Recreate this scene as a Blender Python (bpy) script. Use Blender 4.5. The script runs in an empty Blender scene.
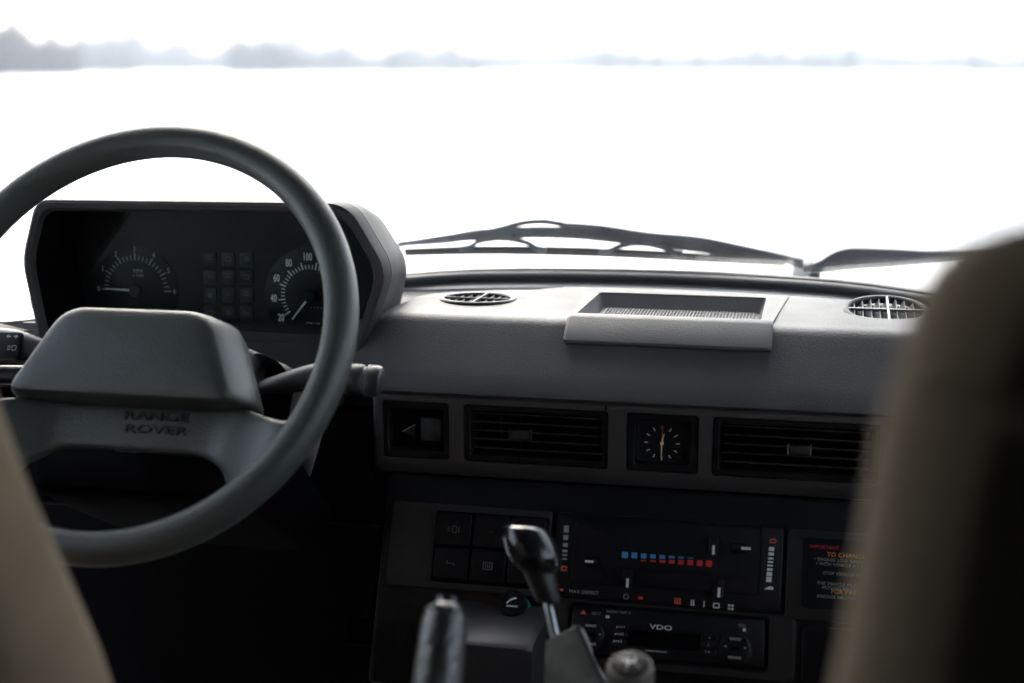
import bpy, bmesh, math, random
from mathutils import Vector, Matrix
R = math.radians
random.seed(7)
scene = bpy.context.scene
COL = scene.collection

# ------------------------------------------------------------------ camera
CAM = Vector((0, 0, 1.65)); YAW, PITCH = R(12.0), R(11.1); FPX = 1422.2
cd = bpy.data.cameras.new('camera'); cam = bpy.data.objects.new('camera', cd); COL.objects.link(cam)
cam.location = CAM; cam.rotation_euler = (R(90) - PITCH, 0, YAW)
cd.sensor_width = 36; cd.lens = 50; cd.clip_start = 0.02; cd.clip_end = 6000
cd.dof.use_dof = True; cd.dof.focus_distance = 1.43; cd.dof.aperture_fstop = 3.0; cd.dof.aperture_blades = 0
scene.camera = cam
# ------------------------------------------------------------------ world and sun
SUN_EL, SUN_AZ = R(38), R(-25)          # azimuth from +Y (ahead) towards +X (right)
w = bpy.data.worlds.new('World'); scene.world = w; w.use_nodes = True
nt = w.node_tree; bg = nt.nodes['Background']
sky = nt.nodes.new('ShaderNodeTexSky'); sky.sky_type = 'NISHITA'; sky.sun_disc = False
sky.sun_elevation = SUN_EL; sky.sun_rotation = SUN_AZ
sky.air_density = 1.0; sky.dust_density = 2.0; sky.ozone_density = 1.0
hs = nt.nodes.new('ShaderNodeHueSaturation'); hs.inputs['Saturation'].default_value = 0.5
nt.links.new(sky.outputs[0], hs.inputs['Color']); nt.links.new(hs.outputs[0], bg.inputs[0])
bg.inputs[1].default_value = 0.15
sd = bpy.data.lights.new('sun', 'SUN'); sd.energy = 0.5; sd.angle = R(60); sd.color = (1.0, .98, .95)
so = bpy.data.objects.new('sun', sd); COL.objects.link(so); so.location = (0, 0, 30)
_d = -Vector((math.sin(SUN_AZ) * math.cos(SUN_EL), math.cos(SUN_AZ) * math.cos(SUN_EL), math.sin(SUN_EL)))
so.rotation_euler = _d.to_track_quat('-Z', 'Y').to_euler()
vs = scene.view_settings; vs.view_transform = 'Standard'; vs.look = 'None'; vs.gamma = 1; vs.exposure = 2.85
vs.use_curve_mapping = False

# ------------------------------------------------------------------ measuring helpers
_f = Vector((-math.sin(YAW) * math.cos(PITCH), math.cos(YAW) * math.cos(PITCH), -math.sin(PITCH)))
_r = Vector((math.cos(YAW), math.sin(YAW), 0)); _u = _r.cross(_f)
def ray(x, y): return _f + _r * ((x - 512) / FPX) - _u * ((y - 341.5) / FPX)
def at(x, y, Y):
    r = ray(x, y); return CAM + r * (Y / r.y)
def ss(t): t = max(0, min(1, t)); return t * t * (3 - 2 * t)
class Frame:
    """a measuring plane: origin o, right u, up v, outward n"""
    def __init__(s, o, n, u=(1, 0, 0)):
        s.o = Vector(o); s.n = Vector(n).normalized(); s.u = Vector(u).normalized(); s.v = s.n.cross(s.u).normalized()
    def p(s, a, b, h=0.0): return s.o + s.u * a + s.v * b + s.n * h
    def px(s, x, y, h=0.0):
        r = ray(x, y); k = ((s.o + s.n * h - CAM).dot(s.n)) / r.dot(s.n); q = CAM + r * k - s.o
        return q.dot(s.u), q.dot(s.v)
    def m(s, a=0, b=0, h=0):
        M = Matrix((s.u, s.v, s.n)).transposed().to_4x4(); M.translation = s.p(a, b, h); return M

# ------------------------------------------------------------------ materials
def mat(name, col, rough=.5, metal=0., spec=.5, grain=None, var=None, coat=0., sheen=0., emit=None):
    m = bpy.data.materials.new(name); m.use_nodes = True; t = m.node_tree; b = t.nodes['Principled BSDF']
    b.inputs['Base Color'].default_value = (*col, 1); b.inputs['Roughness'].default_value = rough
    b.inputs['Metallic'].default_value = metal; b.inputs['Specular IOR Level'].default_value = spec
    b.inputs['Coat Weight'].default_value = coat; b.inputs['Coat Roughness'].default_value = .08
    b.inputs['Sheen Weight'].default_value = sheen
    if emit: b.inputs['Emission Color'].default_value = (*emit[0], 1); b.inputs['Emission Strength'].default_value = emit[1]
    tc = t.nodes.new('ShaderNodeTexCoord')
    if grain:
        kind, sc, st, dist = grain
        if kind == 'leather':
            tx = t.nodes.new('ShaderNodeTexVoronoi'); tx.feature = 'F1'; out = tx.outputs['Distance']
            tx.inputs['Scale'].default_value = sc
            nz = t.nodes.new('ShaderNodeTexNoise'); nz.inputs['Scale'].default_value = sc * .6; nz.inputs['Detail'].default_value = 3
            mx = t.nodes.new('ShaderNodeMath'); mx.operation = 'ADD'
            t.links.new(tc.outputs['Object'], nz.inputs['Vector'])
            t.links.new(out, mx.inputs[0]); t.links.new(nz.outputs['Fac'], mx.inputs[1]); out = mx.outputs[0]
            t.links.new(tc.outputs['Object'], tx.inputs['Vector'])
        elif kind == 'weave':
            wv = t.nodes.new('ShaderNodeTexWave'); wv.inputs['Scale'].default_value = sc; wv.inputs['Distortion'].default_value = 1.5
            w2 = t.nodes.new('ShaderNodeTexWave'); w2.bands_direction = 'Z'; w2.inputs['Scale'].default_value = sc; w2.inputs['Distortion'].default_value = 1.5
            mx = t.nodes.new('ShaderNodeMath'); mx.operation = 'ADD'
            for q in (wv, w2): t.links.new(tc.outputs['Object'], q.inputs['Vector'])
            t.links.new(wv.outputs['Fac'], mx.inputs[0]); t.links.new(w2.outputs['Fac'], mx.inputs[1]); out = mx.outputs[0]
        else:
            tx = t.nodes.new('ShaderNodeTexNoise'); tx.inputs['Scale'].default_value = sc; tx.inputs['Detail'].default_value = 4
            t.links.new(tc.outputs['Object'], tx.inputs['Vector']); out = tx.outputs['Fac']
        bp = t.nodes.new('ShaderNodeBump'); bp.inputs['Strength'].default_value = st; bp.inputs['Distance'].default_value = dist
        t.links.new(out, bp.inputs['Height']); t.links.new(bp.outputs[0], b.inputs['Normal'])
    if var:      # uneven colour and gloss: wear, dust
        sc, amt = var
        nz = t.nodes.new('ShaderNodeTexNoise'); nz.inputs['Scale'].default_value = sc; nz.inputs['Detail'].default_value = 6
        t.links.new(tc.outputs['Object'], nz.inputs['Vector'])
        rp = t.nodes.new('ShaderNodeMapRange'); rp.inputs[1].default_value = .3; rp.inputs[2].default_value = .7
        rp.inputs[3].default_value = 1 - amt; rp.inputs[4].default_value = 1 + amt
        t.links.new(nz.outputs['Fac'], rp.inputs[0])
        mm = t.nodes.new('ShaderNodeVectorMath'); mm.operation = 'SCALE'; mm.inputs[0].default_value = col
        t.links.new(rp.outputs[0], mm.inputs['Scale']); t.links.new(mm.outputs[0], b.inputs['Base Color'])
        m2 = t.nodes.new('ShaderNodeMath'); m2.operation = 'MULTIPLY'; m2.inputs[1].default_value = rough
        r2 = t.nodes.new('ShaderNodeMapRange'); r2.inputs[1].default_value = .3; r2.inputs[2].default_value = .7
        r2.inputs[3].default_value = 1 + amt * .5; r2.inputs[4].default_value = 1 - amt * .5
        t.links.new(nz.outputs['Fac'], r2.inputs[0]); t.links.new(r2.outputs[0], m2.inputs[0]); t.links.new(m2.outputs[0], b.inputs['Roughness'])
    return m
def glass_mat(name, refl=1.0, tint=(1, 1, 1)):
    m = bpy.data.materials.new(name); m.use_nodes = True; t = m.node_tree; t.nodes.clear()
    o = t.nodes.new('ShaderNodeOutputMaterial'); mx = t.nodes.new('ShaderNodeMixShader')
    tr = t.nodes.new('ShaderNodeBsdfTransparent'); tr.inputs[0].default_value = (*tint, 1)
    gl = t.nodes.new('ShaderNodeBsdfGlossy'); gl.inputs['Roughness'].default_value = .01
    fr = t.nodes.new('ShaderNodeFresnel'); fr.inputs[0].default_value = 1.45
    ml = t.nodes.new('ShaderNodeMath'); ml.operation = 'MULTIPLY'; ml.inputs[1].default_value = refl
    t.links.new(fr.outputs[0], ml.inputs[0]); t.links.new(ml.outputs[0], mx.inputs[0])
    t.links.new(tr.outputs[0], mx.inputs[1]); t.links.new(gl.outputs[0], mx.inputs[2]); t.links.new(mx.outputs[0], o.inputs[0])
    return m
M = dict(
    pad=mat('padded_vinyl', (.072, .073, .076), .54, spec=.22, grain=('leather', 760, .5, .0006), var=(7, .2)),
    lip=mat('tray_vinyl', (.070, .071, .074), .54, spec=.26, grain=('leather', 620, .34, .0005), var=(9, .1)),
    hood=mat('binnacle_plastic', (.030, .028, .031), .6, spec=.3, grain=('noise', 1400, .2, .0003), var=(12, .12)),
    trim=mat('brown_grey_plastic', (.037, .0335, .035), .42, spec=.5, grain=('noise', 1500, .2, .0003), var=(14, .12)),
    black=mat('black_plastic', (.0045, .0045, .006), .38, spec=.22, var=(20, .2)),
    strim=mat('shaded_switch_plate_plastic', (.017, .0152, .016), .5, spec=.4, grain=('noise', 1500, .2, .0003)),  # trim plastic darkened for the shade under the dash overhang
    ctrim=mat('shaded_console_plastic', (.010, .0093, .0105), .46, spec=.4, grain=('noise', 1500, .2, .0003), var=(14, .12)),  # darker copy of the fascia plastic; overhang shade put into the colour
    symbol=mat('switch_print', (.11, .115, .12), .5),
    rocker=mat('rocker_grey', (.030, .038, .041), .5),
    slat=mat('slat_plastic', (.016, .016, .018), .35),
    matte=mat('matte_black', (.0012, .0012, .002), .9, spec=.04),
    gloss=mat('gloss_black', (.003, .0035, .0065), .42, spec=.22, var=(30, .2)),
    dial=mat('dial_black', (.0028, .0060, .0078), .42, spec=.25),
    wheel=mat('wheel_polyurethane', (.034, .041, .040), .46, grain=('leather', 620, .4, .0005), var=(18, .14)),
    letter=mat('moulded_letter', (.016, .0185, .019), .55, spec=.3),
    stalk=mat('stalk_plastic', (.016, .016, .019), .42, var=(30, .1)),
    pale=mat('stalk_ring_grey', (.12, .125, .13), .4),
    grey=mat('shroud_grey', (.095, .09, .092), .5, grain=('noise', 1500, .2, .0003)),
    white=mat('white_print', (.62, .64, .64), .5),
    dimwhite=mat('dim_print', (.27, .29, .29), .5),
    faint=mat('faint_print', (.045, .05, .052), .5),
    lamp=mat('unlit_lamp', (.012, .016, .018), .45, spec=.3),
    cream=mat('cream_hand', (.70, .56, .28), .5),
    red=mat('red_print', (.55, .02, .03), .5), orange=mat('orange_print', (.75, .30, .03), .5),
    redo=mat('orange_red_print', (.60, .10, .05), .5),
    blue=mat('blue_print', (.03, .22, .50), .5),
    teal=mat('teal_ring', (.0, .16, .13), .4),
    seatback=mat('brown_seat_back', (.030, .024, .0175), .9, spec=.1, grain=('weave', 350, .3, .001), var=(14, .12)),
    seat=mat('beige_velour', (.178, .134, .092), .95, spec=.15, grain=('weave', 350, .3, .001), var=(14, .12)),
    knob=mat('polished_knob', (.005, .0055, .007), .19, spec=.5),
    cap=mat('cap_black', (.003, .003, .004), .35, spec=.06),
    kbase=mat('knob_rubber', (.005, .005, .006), .4, spec=.3),
    steel=mat('brushed_steel', (.28, .30, .30), .3, 1.),
    leather=mat('grey_leather', (.19, .19, .18), .45, grain=('leather', 420, .5, .0009), var=(35, .25)),
    thread=mat('stitching', (.02, .02, .02), .7),
    taupe=mat('taupe_knob', (.062, .053, .047), .6, var=(40, .12)),
    grip=mat('dimpled_grip', (.010, .0125, .012), .32, spec=.8, grain=('leather', 260, .55, .0014), var=(40, .2)),
    rubber=mat('black_rubber', (.016, .019, .023), .55, var=(15, .2)),
    wiper=mat('glare_lifted_wiper_paint', (.080, .090, .102), .42, var=(20, .3)),  # black paint raised to blue-grey, standing in for glare from outside
    carpet=mat('black_carpet', (.002, .002, .0025), .95, spec=.03, grain=('noise', 600, .6, .003)),
    liner=mat('roof_lining', (.08, .082, .085), .9, grain=('noise', 300, .2, .001)),
    doortrim=mat('door_trim', (.012, .011, .011), .8, spec=.2),
    paint=mat('white_car_paint', (.80, .80, .79), .3, coat=.5),
    snow=mat('snow', (.86, .86, .86), .7, grain=('noise', 1.2, .5, .05), var=(.05, .03)),
    hill=mat('wooded_hill', (.055, .066, .085), .95, grain=('noise', .15, 1., 2.), var=(.03, .3)),
    wood=mat('frosted_trees', (.055, .066, .085), .9, var=(.06, .35)),
    nearwood=mat('bare_trees', (.042, .040, .048), .9, var=(.08, .35)),
    glass=glass_mat('windscreen_glass', .5, (.86, .86, .84)),
    lens=glass_mat('gauge_lens', .02, (.97, .99, .985)),
    sideglass=glass_mat('door_glass', .7, (.92, .94, .93)),
    tint=glass_mat('tinted_glass', .7, (.30, .31, .305)),
)

# ------------------------------------------------------------------ building helpers
def link(name, me, m, parent=None, smooth=True):
    o = bpy.data.objects.new(name, me); COL.objects.link(o)
    if m: me.materials.clear(); me.materials.append(M[m] if isinstance(m, str) else m)
    if parent:
        root = parent
        while root.parent: root = root.parent
        me.transform(Matrix.Translation(-root.location)); o.parent = parent
    if smooth:
        for p in me.polygons: p.use_smooth = True
        try: me.set_sharp_from_angle(angle=R(38))
        except Exception: pass
    return o
def thing(name, label, cat, loc, group=None):
    o = bpy.data.objects.new(name, None); COL.objects.link(o); o.location = loc; o.empty_display_size = .05
    o['label'] = label; o['category'] = cat
    if group: o['group'] = group
    return o
def fin(bm, name, m, parent=None, bev=0., seg=2, smooth=True, angle=30):
    bmesh.ops.remove_doubles(bm, verts=bm.verts, dist=1e-6)
    bmesh.ops.recalc_face_normals(bm, faces=bm.faces)
    if bev > 0:
        es = [e for e in bm.edges if len(e.link_faces) == 2 and e.calc_face_angle(0) > R(angle)]
        bmesh.ops.bevel(bm, geom=es, offset=bev, segments=seg, profile=.5, affect='EDGES', clamp_overlap=True)
    me = bpy.data.meshes.new(name); bm.to_mesh(me); bm.free()
    return link(name, me, m, parent, smooth)
def NB(): return bmesh.new()
I4 = Matrix.Identity(4)
def box(bm, c, s, mtx=I4):
    r = bmesh.ops.create_cube(bm, size=1, matrix=mtx @ Matrix.Translation(c) @ Matrix.Diagonal((*s, 1)))
    return r['verts']
def loft(bm, rings, closed=True, cap0=True, cap1=True):
    vr = [[bm.verts.new(p) for p in r] for r in rings]; n = len(vr[0])
    for a, b in zip(vr, vr[1:]):
        for i in range(n if closed else n - 1):
            j = (i + 1) % n
            bm.faces.new((a[i], a[j], b[j], b[i]))
    if cap0: bm.faces.new(list(reversed(vr[0])))
    if cap1: bm.faces.new(vr[-1])
    return vr
def cr(pts, k=6, closed=False):
    """Catmull-Rom through points"""
    pts = [Vector(p) for p in pts]; n = len(pts); out = []
    rng = range(n if closed else n - 1)
    for i in rng:
        g = (lambda j: pts[j % n]) if closed else (lambda j: pts[max(0, min(n - 1, j))])
        a, b, c, d = g(i - 1), g(i), g(i + 1), g(i + 2)
        for q in range(k):
            t = q / k
            out.append(.5 * (2 * b + (c - a) * t + (2 * a - 5 * b + 4 * c - d) * t * t + (3 * b - a - 3 * c + d) * t ** 3))
    if not closed: out.append(pts[-1].copy())
    return out
def rnd(poly, r, k=4):
    """round the corners of a 2D polygon"""
    poly = [Vector(p) for p in poly]; n = len(poly); out = []
    for i in range(n):
        a, b, c = poly[i - 1], poly[i], poly[(i + 1) % n]
        rr = r[i] if isinstance(r, (list, tuple)) else r
        da, dc = (a - b), (c - b); q = min(rr, da.length * .48, dc.length * .48)
        p0, p1 = b + da.normalized() * q, b + dc.normalized() * q
        for j in range(k + 1):
            t = j / k; out.append((1 - t) ** 2 * p0 + 2 * t * (1 - t) * b + t * t * p1)
    return out
def rrect(w_, h_, r, k=4, cx=0, cy=0):
    return rnd([(cx - w_ / 2, cy - h_ / 2), (cx + w_ / 2, cy - h_ / 2), (cx + w_ / 2, cy + h_ / 2), (cx - w_ / 2, cy + h_ / 2)], r, k)
def prism(bm, F, poly, h0, h1, inset=0., steps=((0, 0),)):
    """extruded outline in frame F, edge eased by 'inset' on the outer side"""
    if inset:
        c = sum((Vector(p) for p in poly), Vector((0, 0))) / len(poly)
        def sh(d):
            out = []
            n = len(poly)
            for i in range(n):
                a, b, e = Vector(poly[i - 1]), Vector(poly[i]), Vector(poly[(i + 1) % n])
                t = (e - a); nn = Vector((t.y, -t.x)).normalized() if t.length else Vector((0, 0))
                out.append(b - nn * d)
            return out
        rings = [poly, poly, sh(inset * .3), sh(inset)]; hs_ = [h0, h1 - inset, h1 - inset * .3, h1]
    else: rings = [poly, poly]; hs_ = [h0, h1]
    return loft(bm, [[F.p(q[0], q[1], h) for q in rg] for rg, h in zip(rings, hs_)])
def frame_ring(bm, F, outer, inner, h0, h1, e=.001):
    """flat frame with an opening: outer and inner outlines need the same point count"""
    def sc(poly, d):
        n = len(poly); out = []
        for i in range(n):
            a, b, c = Vector(poly[i - 1]), Vector(poly[i]), Vector(poly[(i + 1) % n]); t = c - a
            nn = Vector((t.y, -t.x)).normalized() if t.length else Vector((0, 0)); out.append(b + nn * d)
        return out
    seq = [(outer, h0), (outer, h1 - e), (sc(outer, -e), h1), (sc(inner, e), h1), (inner, h1 - e), (inner, h0)]
    rings = [[F.p(q[0], q[1], h) for q in rg] for rg, h in seq]
    vr = loft(bm, rings, True, False, False); n = len(vr[0])
    for i in range(n): bm.faces.new((vr[-1][i], vr[-1][(i + 1) % n], vr[0][(i + 1) % n], vr[0][i]))
def tube(bm, path, rad, seg=16, flat=None, closed=False, up=Vector((0, 0, 1))):
    """sweep an ellipse; rad number or list; flat = (across, along up) factors"""
    path = [Vector(p) for p in path]; n = len(path); rings = []
    for i, p in enumerate(path):
        t = (path[(i + 1) % n] - path[i - 1]) if closed else (path[min(i + 1, n - 1)] - path[max(i - 1, 0)])
        t.normalize(); s = t.cross(up)
        if s.length < 1e-4: s = t.cross(Vector((1, 0, 0)))
        s.normalize(); q = s.cross(t); r = rad[i] if isinstance(rad, (list, tuple)) else rad
        fa, fb = flat or (1, 1)
        rings.append([p + s * (r * fa * math.cos(2 * math.pi * k / seg)) + q * (r * fb * math.sin(2 * math.pi * k / seg)) for k in range(seg)])
    if closed: rings.append(rings[0])
    return loft(bm, rings, True, not closed, not closed)
def lathe(bm, F, prof, seg=28, a=0, b=0):
    """profile [(radius, height)] turned about F's normal at (a, b)"""
    loft(bm, [[F.p(a + r * math.cos(2 * math.pi * k / seg), b + r * math.sin(2 * math.pi * k / seg), h) for k in range(seg)] for r, h in prof])
def text(name, s, F, a, b, h, size, m, parent, align='CENTER', depth=.0003, sx=1., rot=0., bold=0.):
    cu = bpy.data.curves.new(name, 'FONT'); cu.body = s; cu.size = size; cu.align_x = align; cu.align_y = 'CENTER'
    cu.extrude = depth; cu.resolution_u = 3; cu.offset = bold; cu.space_character = 1.05
    o = bpy.data.objects.new(name, cu); COL.objects.link(o); bpy.context.view_layer.update()
    me = bpy.data.meshes.new_from_object(o.evaluated_get(bpy.context.evaluated_depsgraph_get()))
    bpy.data.objects.remove(o); bpy.data.curves.remove(cu)
    me.transform(F.m(a, b, h) @ Matrix.Rotation(rot, 4, 'Z') @ Matrix.Diagonal((sx, 1, 1, 1)))
    me.name = name
    return link(name, me, m, parent, False)
def cut(o, bms):
    """carve openings out of o; cutters are given in world space"""
    root = o
    while root.parent: root = root.parent
    off = root.location if root is not o else Vector((0, 0, 0))
    tmp = []
    for bm in bms:
        bmesh.ops.recalc_face_normals(bm, faces=bm.faces)
        me = bpy.data.meshes.new('cutter'); bm.to_mesh(me); bm.free(); c = bpy.data.objects.new('cutter', me); COL.objects.link(c); tmp.append(c)
        md = o.modifiers.new('cut', 'BOOLEAN'); md.operation = 'DIFFERENCE'; md.solver = 'EXACT'; md.object = c
    bpy.context.view_layer.update()
    me = bpy.data.meshes.new_from_object(o.evaluated_get(bpy.context.evaluated_depsgraph_get()))
    o.modifiers.clear(); old = o.data; o.data = me; me.name = old.name
    for c in tmp: bpy.data.objects.remove(c)
    for p in me.polygons: p.use_smooth = True
    try: me.set_sharp_from_angle(angle=R(38))
    except Exception: pass

CX = -.19                                     # the car's centre line
FL = .72                                      # cabin floor height
def zf(x): return 1.388 - .03 * ss((abs(x - CX) - .2) / .45)   # height of the screen's foot
def arc(x): return 1.725 - .72 * (x - CX) ** 2  # plan curve of the windscreen's foot
# ================================================================== SETTING
bm = NB()
N = 40
xs = [-3000 + 150 * i for i in range(N + 1)]
def gz(x, y):                                  # the field falls away gently ahead
    return -2.6 * ss((math.hypot(x, y) - 15) / 600)
g = [[bm.verts.new((x, -600 + 90 * j, gz(x, -600 + 90 * j))) for j in range(N + 1)] for x in xs]
for i in range(N):
    for j in range(N): bm.faces.new((g[i][j], g[i + 1][j], g[i + 1][j + 1], g[i][j + 1]))
o = fin(bm, 'snow_field', 'snow'); o['kind'] = 'structure'

bm = NB()                                                     # low wooded hills closing the view
hx = wrap(-62, 40, 150) if 'wrap' in globals() else [-62 + 102 * i / 150 for i in range(151)]
rows = []
for D, k in ((760, 0), (800, .55), (850, .9), (900, 1), (1000, .7), (1150, 0)):
    row = []
    for i, a in enumerate(hx):
        h = 9.5 + 2.6 * math.sin(a * .55 + 1) + 1.8 * math.sin(a * 1.37) + .8 * math.sin(a * 3.9 + 2) + .5 * math.sin(a * 9.1)
        h *= 1 + .25 * math.sin(a * .21 + 2.2); x, y = math.sin(R(a)) * D, math.cos(R(a)) * D
        row.append(bm.verts.new((x, y, gz(x, y) - .5 + k * (h + random.uniform(-.5, .5)))))
    rows.append(row)
for a, b in zip(rows, rows[1:]):
    for i in range(len(hx) - 1): bm.faces.new((a[i], a[i + 1], b[i + 1], b[i]))
o = fin(bm, 'hills', 'hill'); o['kind'] = 'structure'

def wood(name, m, label, spans, seed):
    """many bare or frosted trees: stems plus clumps of small faces with gaps between"""
    rd = random.Random(seed); bm = NB()
    for (az0, az1, D0, D1, H0, H1, cnt) in spans:
        for i in range(cnt):
            t = (i + rd.random()) / cnt; az = R(az0 + (az1 - az0) * t); D = D0 + (D1 - D0) * rd.random()
            wob = .75 + .25 * math.sin(t * 9 + az0) * math.cos(t * 4.1 + seed)
            h = (H0 + (H1 - H0) * t) * wob * rd.uniform(.75, 1.1); x, y = math.sin(az) * D, math.cos(az) * D; z0 = gz(x, y)
            a = rd.random() * 6.28; r = .12 + h * .012
            tr = [bm.verts.new((x + r * math.cos(a + k * 2.09), y + r * math.sin(a + k * 2.09), z0 - .2)) for k in range(3)]; tip = bm.verts.new((x, y, z0 + h * .9))
            for k in range(3): bm.faces.new((tr[k], tr[(k + 1) % 3], tip))
            for k in range(46):
                f = rd.random() ** .8; zz = z0 + h * (.10 + .9 * f); rad = h * .30 * math.sqrt(max(0, 1 - f ** 1.6)) + .3
                aa = rd.random() * 6.28; rr = rad * math.sqrt(rd.random())
                c = Vector((x + rr * math.cos(aa), y + rr * math.sin(aa), zz)); s = h * rd.uniform(.03, .09)
                q = [c + Vector((rd.uniform(-1, 1), rd.uniform(-1, 1), rd.uniform(-1, 1))).normalized() * s for _ in range(3)]
                bm.faces.new([bm.verts.new(v) for v in q])
    o = fin(bm, name, m, smooth=False); o['kind'] = 'stuff'; o['label'] = label; o['category'] = 'wood'
    return o
# azimuth in degrees from straight ahead, positive to the right
def azpx(x): return math.degrees(math.atan((x - 512) / FPX)) - 12
def span(x0, x1, D0, D1, y0, y1, n): return (azpx(x0), azpx(x1), D0, D1, (70 - y0) / FPX * D0, (70 - y1) / FPX * D0, n)
wood('distant_wood', 'wood', 'long pale frosted wood along the far edge of the snowfield', [
    span(-60, 90, 420, 470, 26, 24, 90), span(80, 140, 520, 560, 28, 24, 60), span(130, 240, 640, 700, 24, 32, 100), span(232, 290, 470, 520, 24, 30, 60), span(280, 400, 500, 560, 30, 31, 110),
    span(390, 480, 520, 570, 32, 40, 80), span(470, 520, 560, 600, 40, 50, 40), span(510, 610, 640, 700, 52, 46, 70), span(600, 660, 600, 660, 44, 38, 60), span(650, 700, 600, 650, 38, 46, 45),
    span(690, 750, 600, 660, 48, 44, 50), span(745, 800, 640, 700, 40, 36, 50), span(800, 850, 560, 600, 40, 46, 50), span(845, 970, 640, 700, 50, 48, 90), span(960, 1120, 520, 560, 42, 42, 110)], 3)
wood('bare_wood', 'nearwood', 'darker stand of bare trees at the left end of the treeline', [span(-80, 12, 260, 300, 14, 18, 70), span(5, 85, 360, 400, 10, 20, 80)], 5)

bm = NB(); box(bm, (0, 1200, 17), (6600, 4000, 46))      # even winter air from below the field to above the trees
hz = fin(bm, 'haze', None, smooth=False); hz['kind'] = 'stuff'; hz['label'] = 'pale winter haze over the snowfield'; hz['category'] = 'haze'
hm = bpy.data.materials.new('winter_air'); hm.use_nodes = True; t = hm.node_tree; t.nodes.clear()
oo = t.nodes.new('ShaderNodeOutputMaterial'); pv = t.nodes.new('ShaderNodeVolumePrincipled')
pv.inputs['Color'].default_value = (.93, .95, 1, 1); pv.inputs['Density'].default_value = .00085
t.links.new(pv.outputs[0], oo.inputs['Volume']); hz.data.materials.append(hm)

# ================================================================== CAR SHELL
car = thing('car', 'white off-road car seen from its rear seat, with its windscreen and bonnet ahead', 'car', (CX, 0, 0))
def wrap(x0, x1, n): return [x0 + (x1 - x0) * i / n for i in range(n + 1)]
XL, XR = CX - .74, CX + .74
# windscreen: curved raked pane 5 mm thick
def wp(x, t, off=0): return Vector((x * (1 - .05 * t) + CX * .05 * t, arc(x) + .012 - .27 * t + off, zf(x) + .006 + (1.775 - zf(x)) * t))
bm = NB(); xs = wrap(XL + .03, XR - .03, 28); rings = []
for x in xs: rings.append([wp(x, 0), wp(x, 1), wp(x, 1, .006), wp(x, 0, .006)])
loft(bm, rings); fin(bm, 'windscreen', 'glass', car)
bm = NB(); tube(bm, [Vector((x, arc(x), zf(x))) for x in wrap(XL, XR, 40)], .0088, 12, (1.1, 1.0))
tube(bm, [wp(x, 1) + Vector((0, 0, .004)) for x in wrap(XL + .02, XR - .02, 40)], .012, 10)
fin(bm, 'windscreen_seal', 'rubber', car)
bm = NB()                                                     # thin outer flange that catches the light
tube(bm, [Vector((x, arc(x) + .018, zf(x) + .0068)) for x in wrap(XL, XR, 40)], .0042, 8, (1.6, 1)); fin(bm, 'seal_trim', 'stalk', car)
for s in (-1, 1):                                             # pillars
    xb = CX + s * .725
    bm = NB(); tube(bm, [(xb, arc(xb) - .0, 1.30), (xb, arc(xb) + .005, 1.41), (CX + s * .69, arc(xb) - .30, 1.88)], .025, 10, (1, 1.4)); fin(bm, 'windscreen_pillar', 'liner', car)
    bm = NB(); box(bm, (CX + s * .74, .30, 1.60), (.05, .09, .60)); fin(bm, 'door_pillar', 'liner', car, .01)
    bm = NB(); box(bm, (CX + s * .765, .83, 1.03), (.07, 1.02, .64)); d = fin(bm, 'front_door', 'doortrim', car, .015)
    bm = NB(); box(bm, (CX + s * .755, .80, 1.61), (.005, .94, .52)); fin(bm, 'door_window', 'sideglass', d)
    bm = NB(); tube(bm, cr([(CX + s * .72, .75, 1.12), (CX + s * .68, .72, 1.12), (CX + s * .68, .55, 1.12), (CX + s * .72, .52, 1.12)]), .012); fin(bm, 'door_pull', 'black', d)
    bm = NB(); box(bm, (CX + s * .765, -.62, 1.03), (.07, 1.86, .64)); box(bm, (CX + s * .765, -1.14, 1.61), (.06, .80, .52)); fin(bm, 'rear_side', 'doortrim', car, .01)
    bm = NB(); box(bm, (CX + s * .755, -.24, 1.61), (.005, .98, .52)); fin(bm, 'rear_window', 'tint', car)  # out of view; tint set to hold back light from behind
bm = NB()
rings = []
for y in (-1.56, -1.2, -.5, .2, .9, 1.25, 1.40):
    rr = []
    zz = 1.90 - .03 * ((y + .2) / 1.4) ** 2; yo = lambda x: 0
    for i in range(13):
        x = XL - .03 + (XR - XL + .06) * i / 12; e = ((x - CX) / .77) ** 4
        yy = y if y < 1.39 else arc(x) - .30
        rr.append(Vector((x, yy, zz - .035 * e)))
    for p in list(reversed(rr)): rr.append(p + Vector((0, 0, .05)))
    rings.append(rr)
loft(bm, rings); fin(bm, 'roof', 'liner', car)
bm = NB(); rings = []
for x in wrap(XL + .03, XR - .03, 24):                         # unseen header rail above the screen, lowered to block sky light on the levers
    y = arc(x) - .27; rings.append([Vector((x, y + .02, 1.782)), Vector((x, y - .012, 1.776)), Vector((x, y - .04, 1.79)), Vector((x, y - .16, 1.865)), Vector((x, y - .16, 1.90)), Vector((x, y + .0, 1.90))])
loft(bm, rings); fin(bm, 'header_light_block', 'liner', car)
for s in (-1, 1):
    bm = NB(); box(bm, (0, 0, 0), (.50, .17, .018), Matrix.Translation((CX + s * .36, 1.20, 1.815)) @ Matrix.Rotation(R(-22), 4, 'X')); fin(bm, 'visor_light_block', 'liner', car, .007, 3)  # unseen visors, added to keep sky light off levers and knobs
bm = NB(); box(bm, (CX, -.1, FL - .03), (1.54, 3.1, .06)); fin(bm, 'floor', 'carpet', car)
bm = NB(); box(bm, (CX, -1.585, 1.29), (1.56, .06, 1.2)); fin(bm, 'tailgate', 'doortrim', car, .01)
bm = NB(); box(bm, (CX, 1.50, 1.02), (1.56, .05, .62)); fin(bm, 'bulkhead', 'carpet', car)
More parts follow.
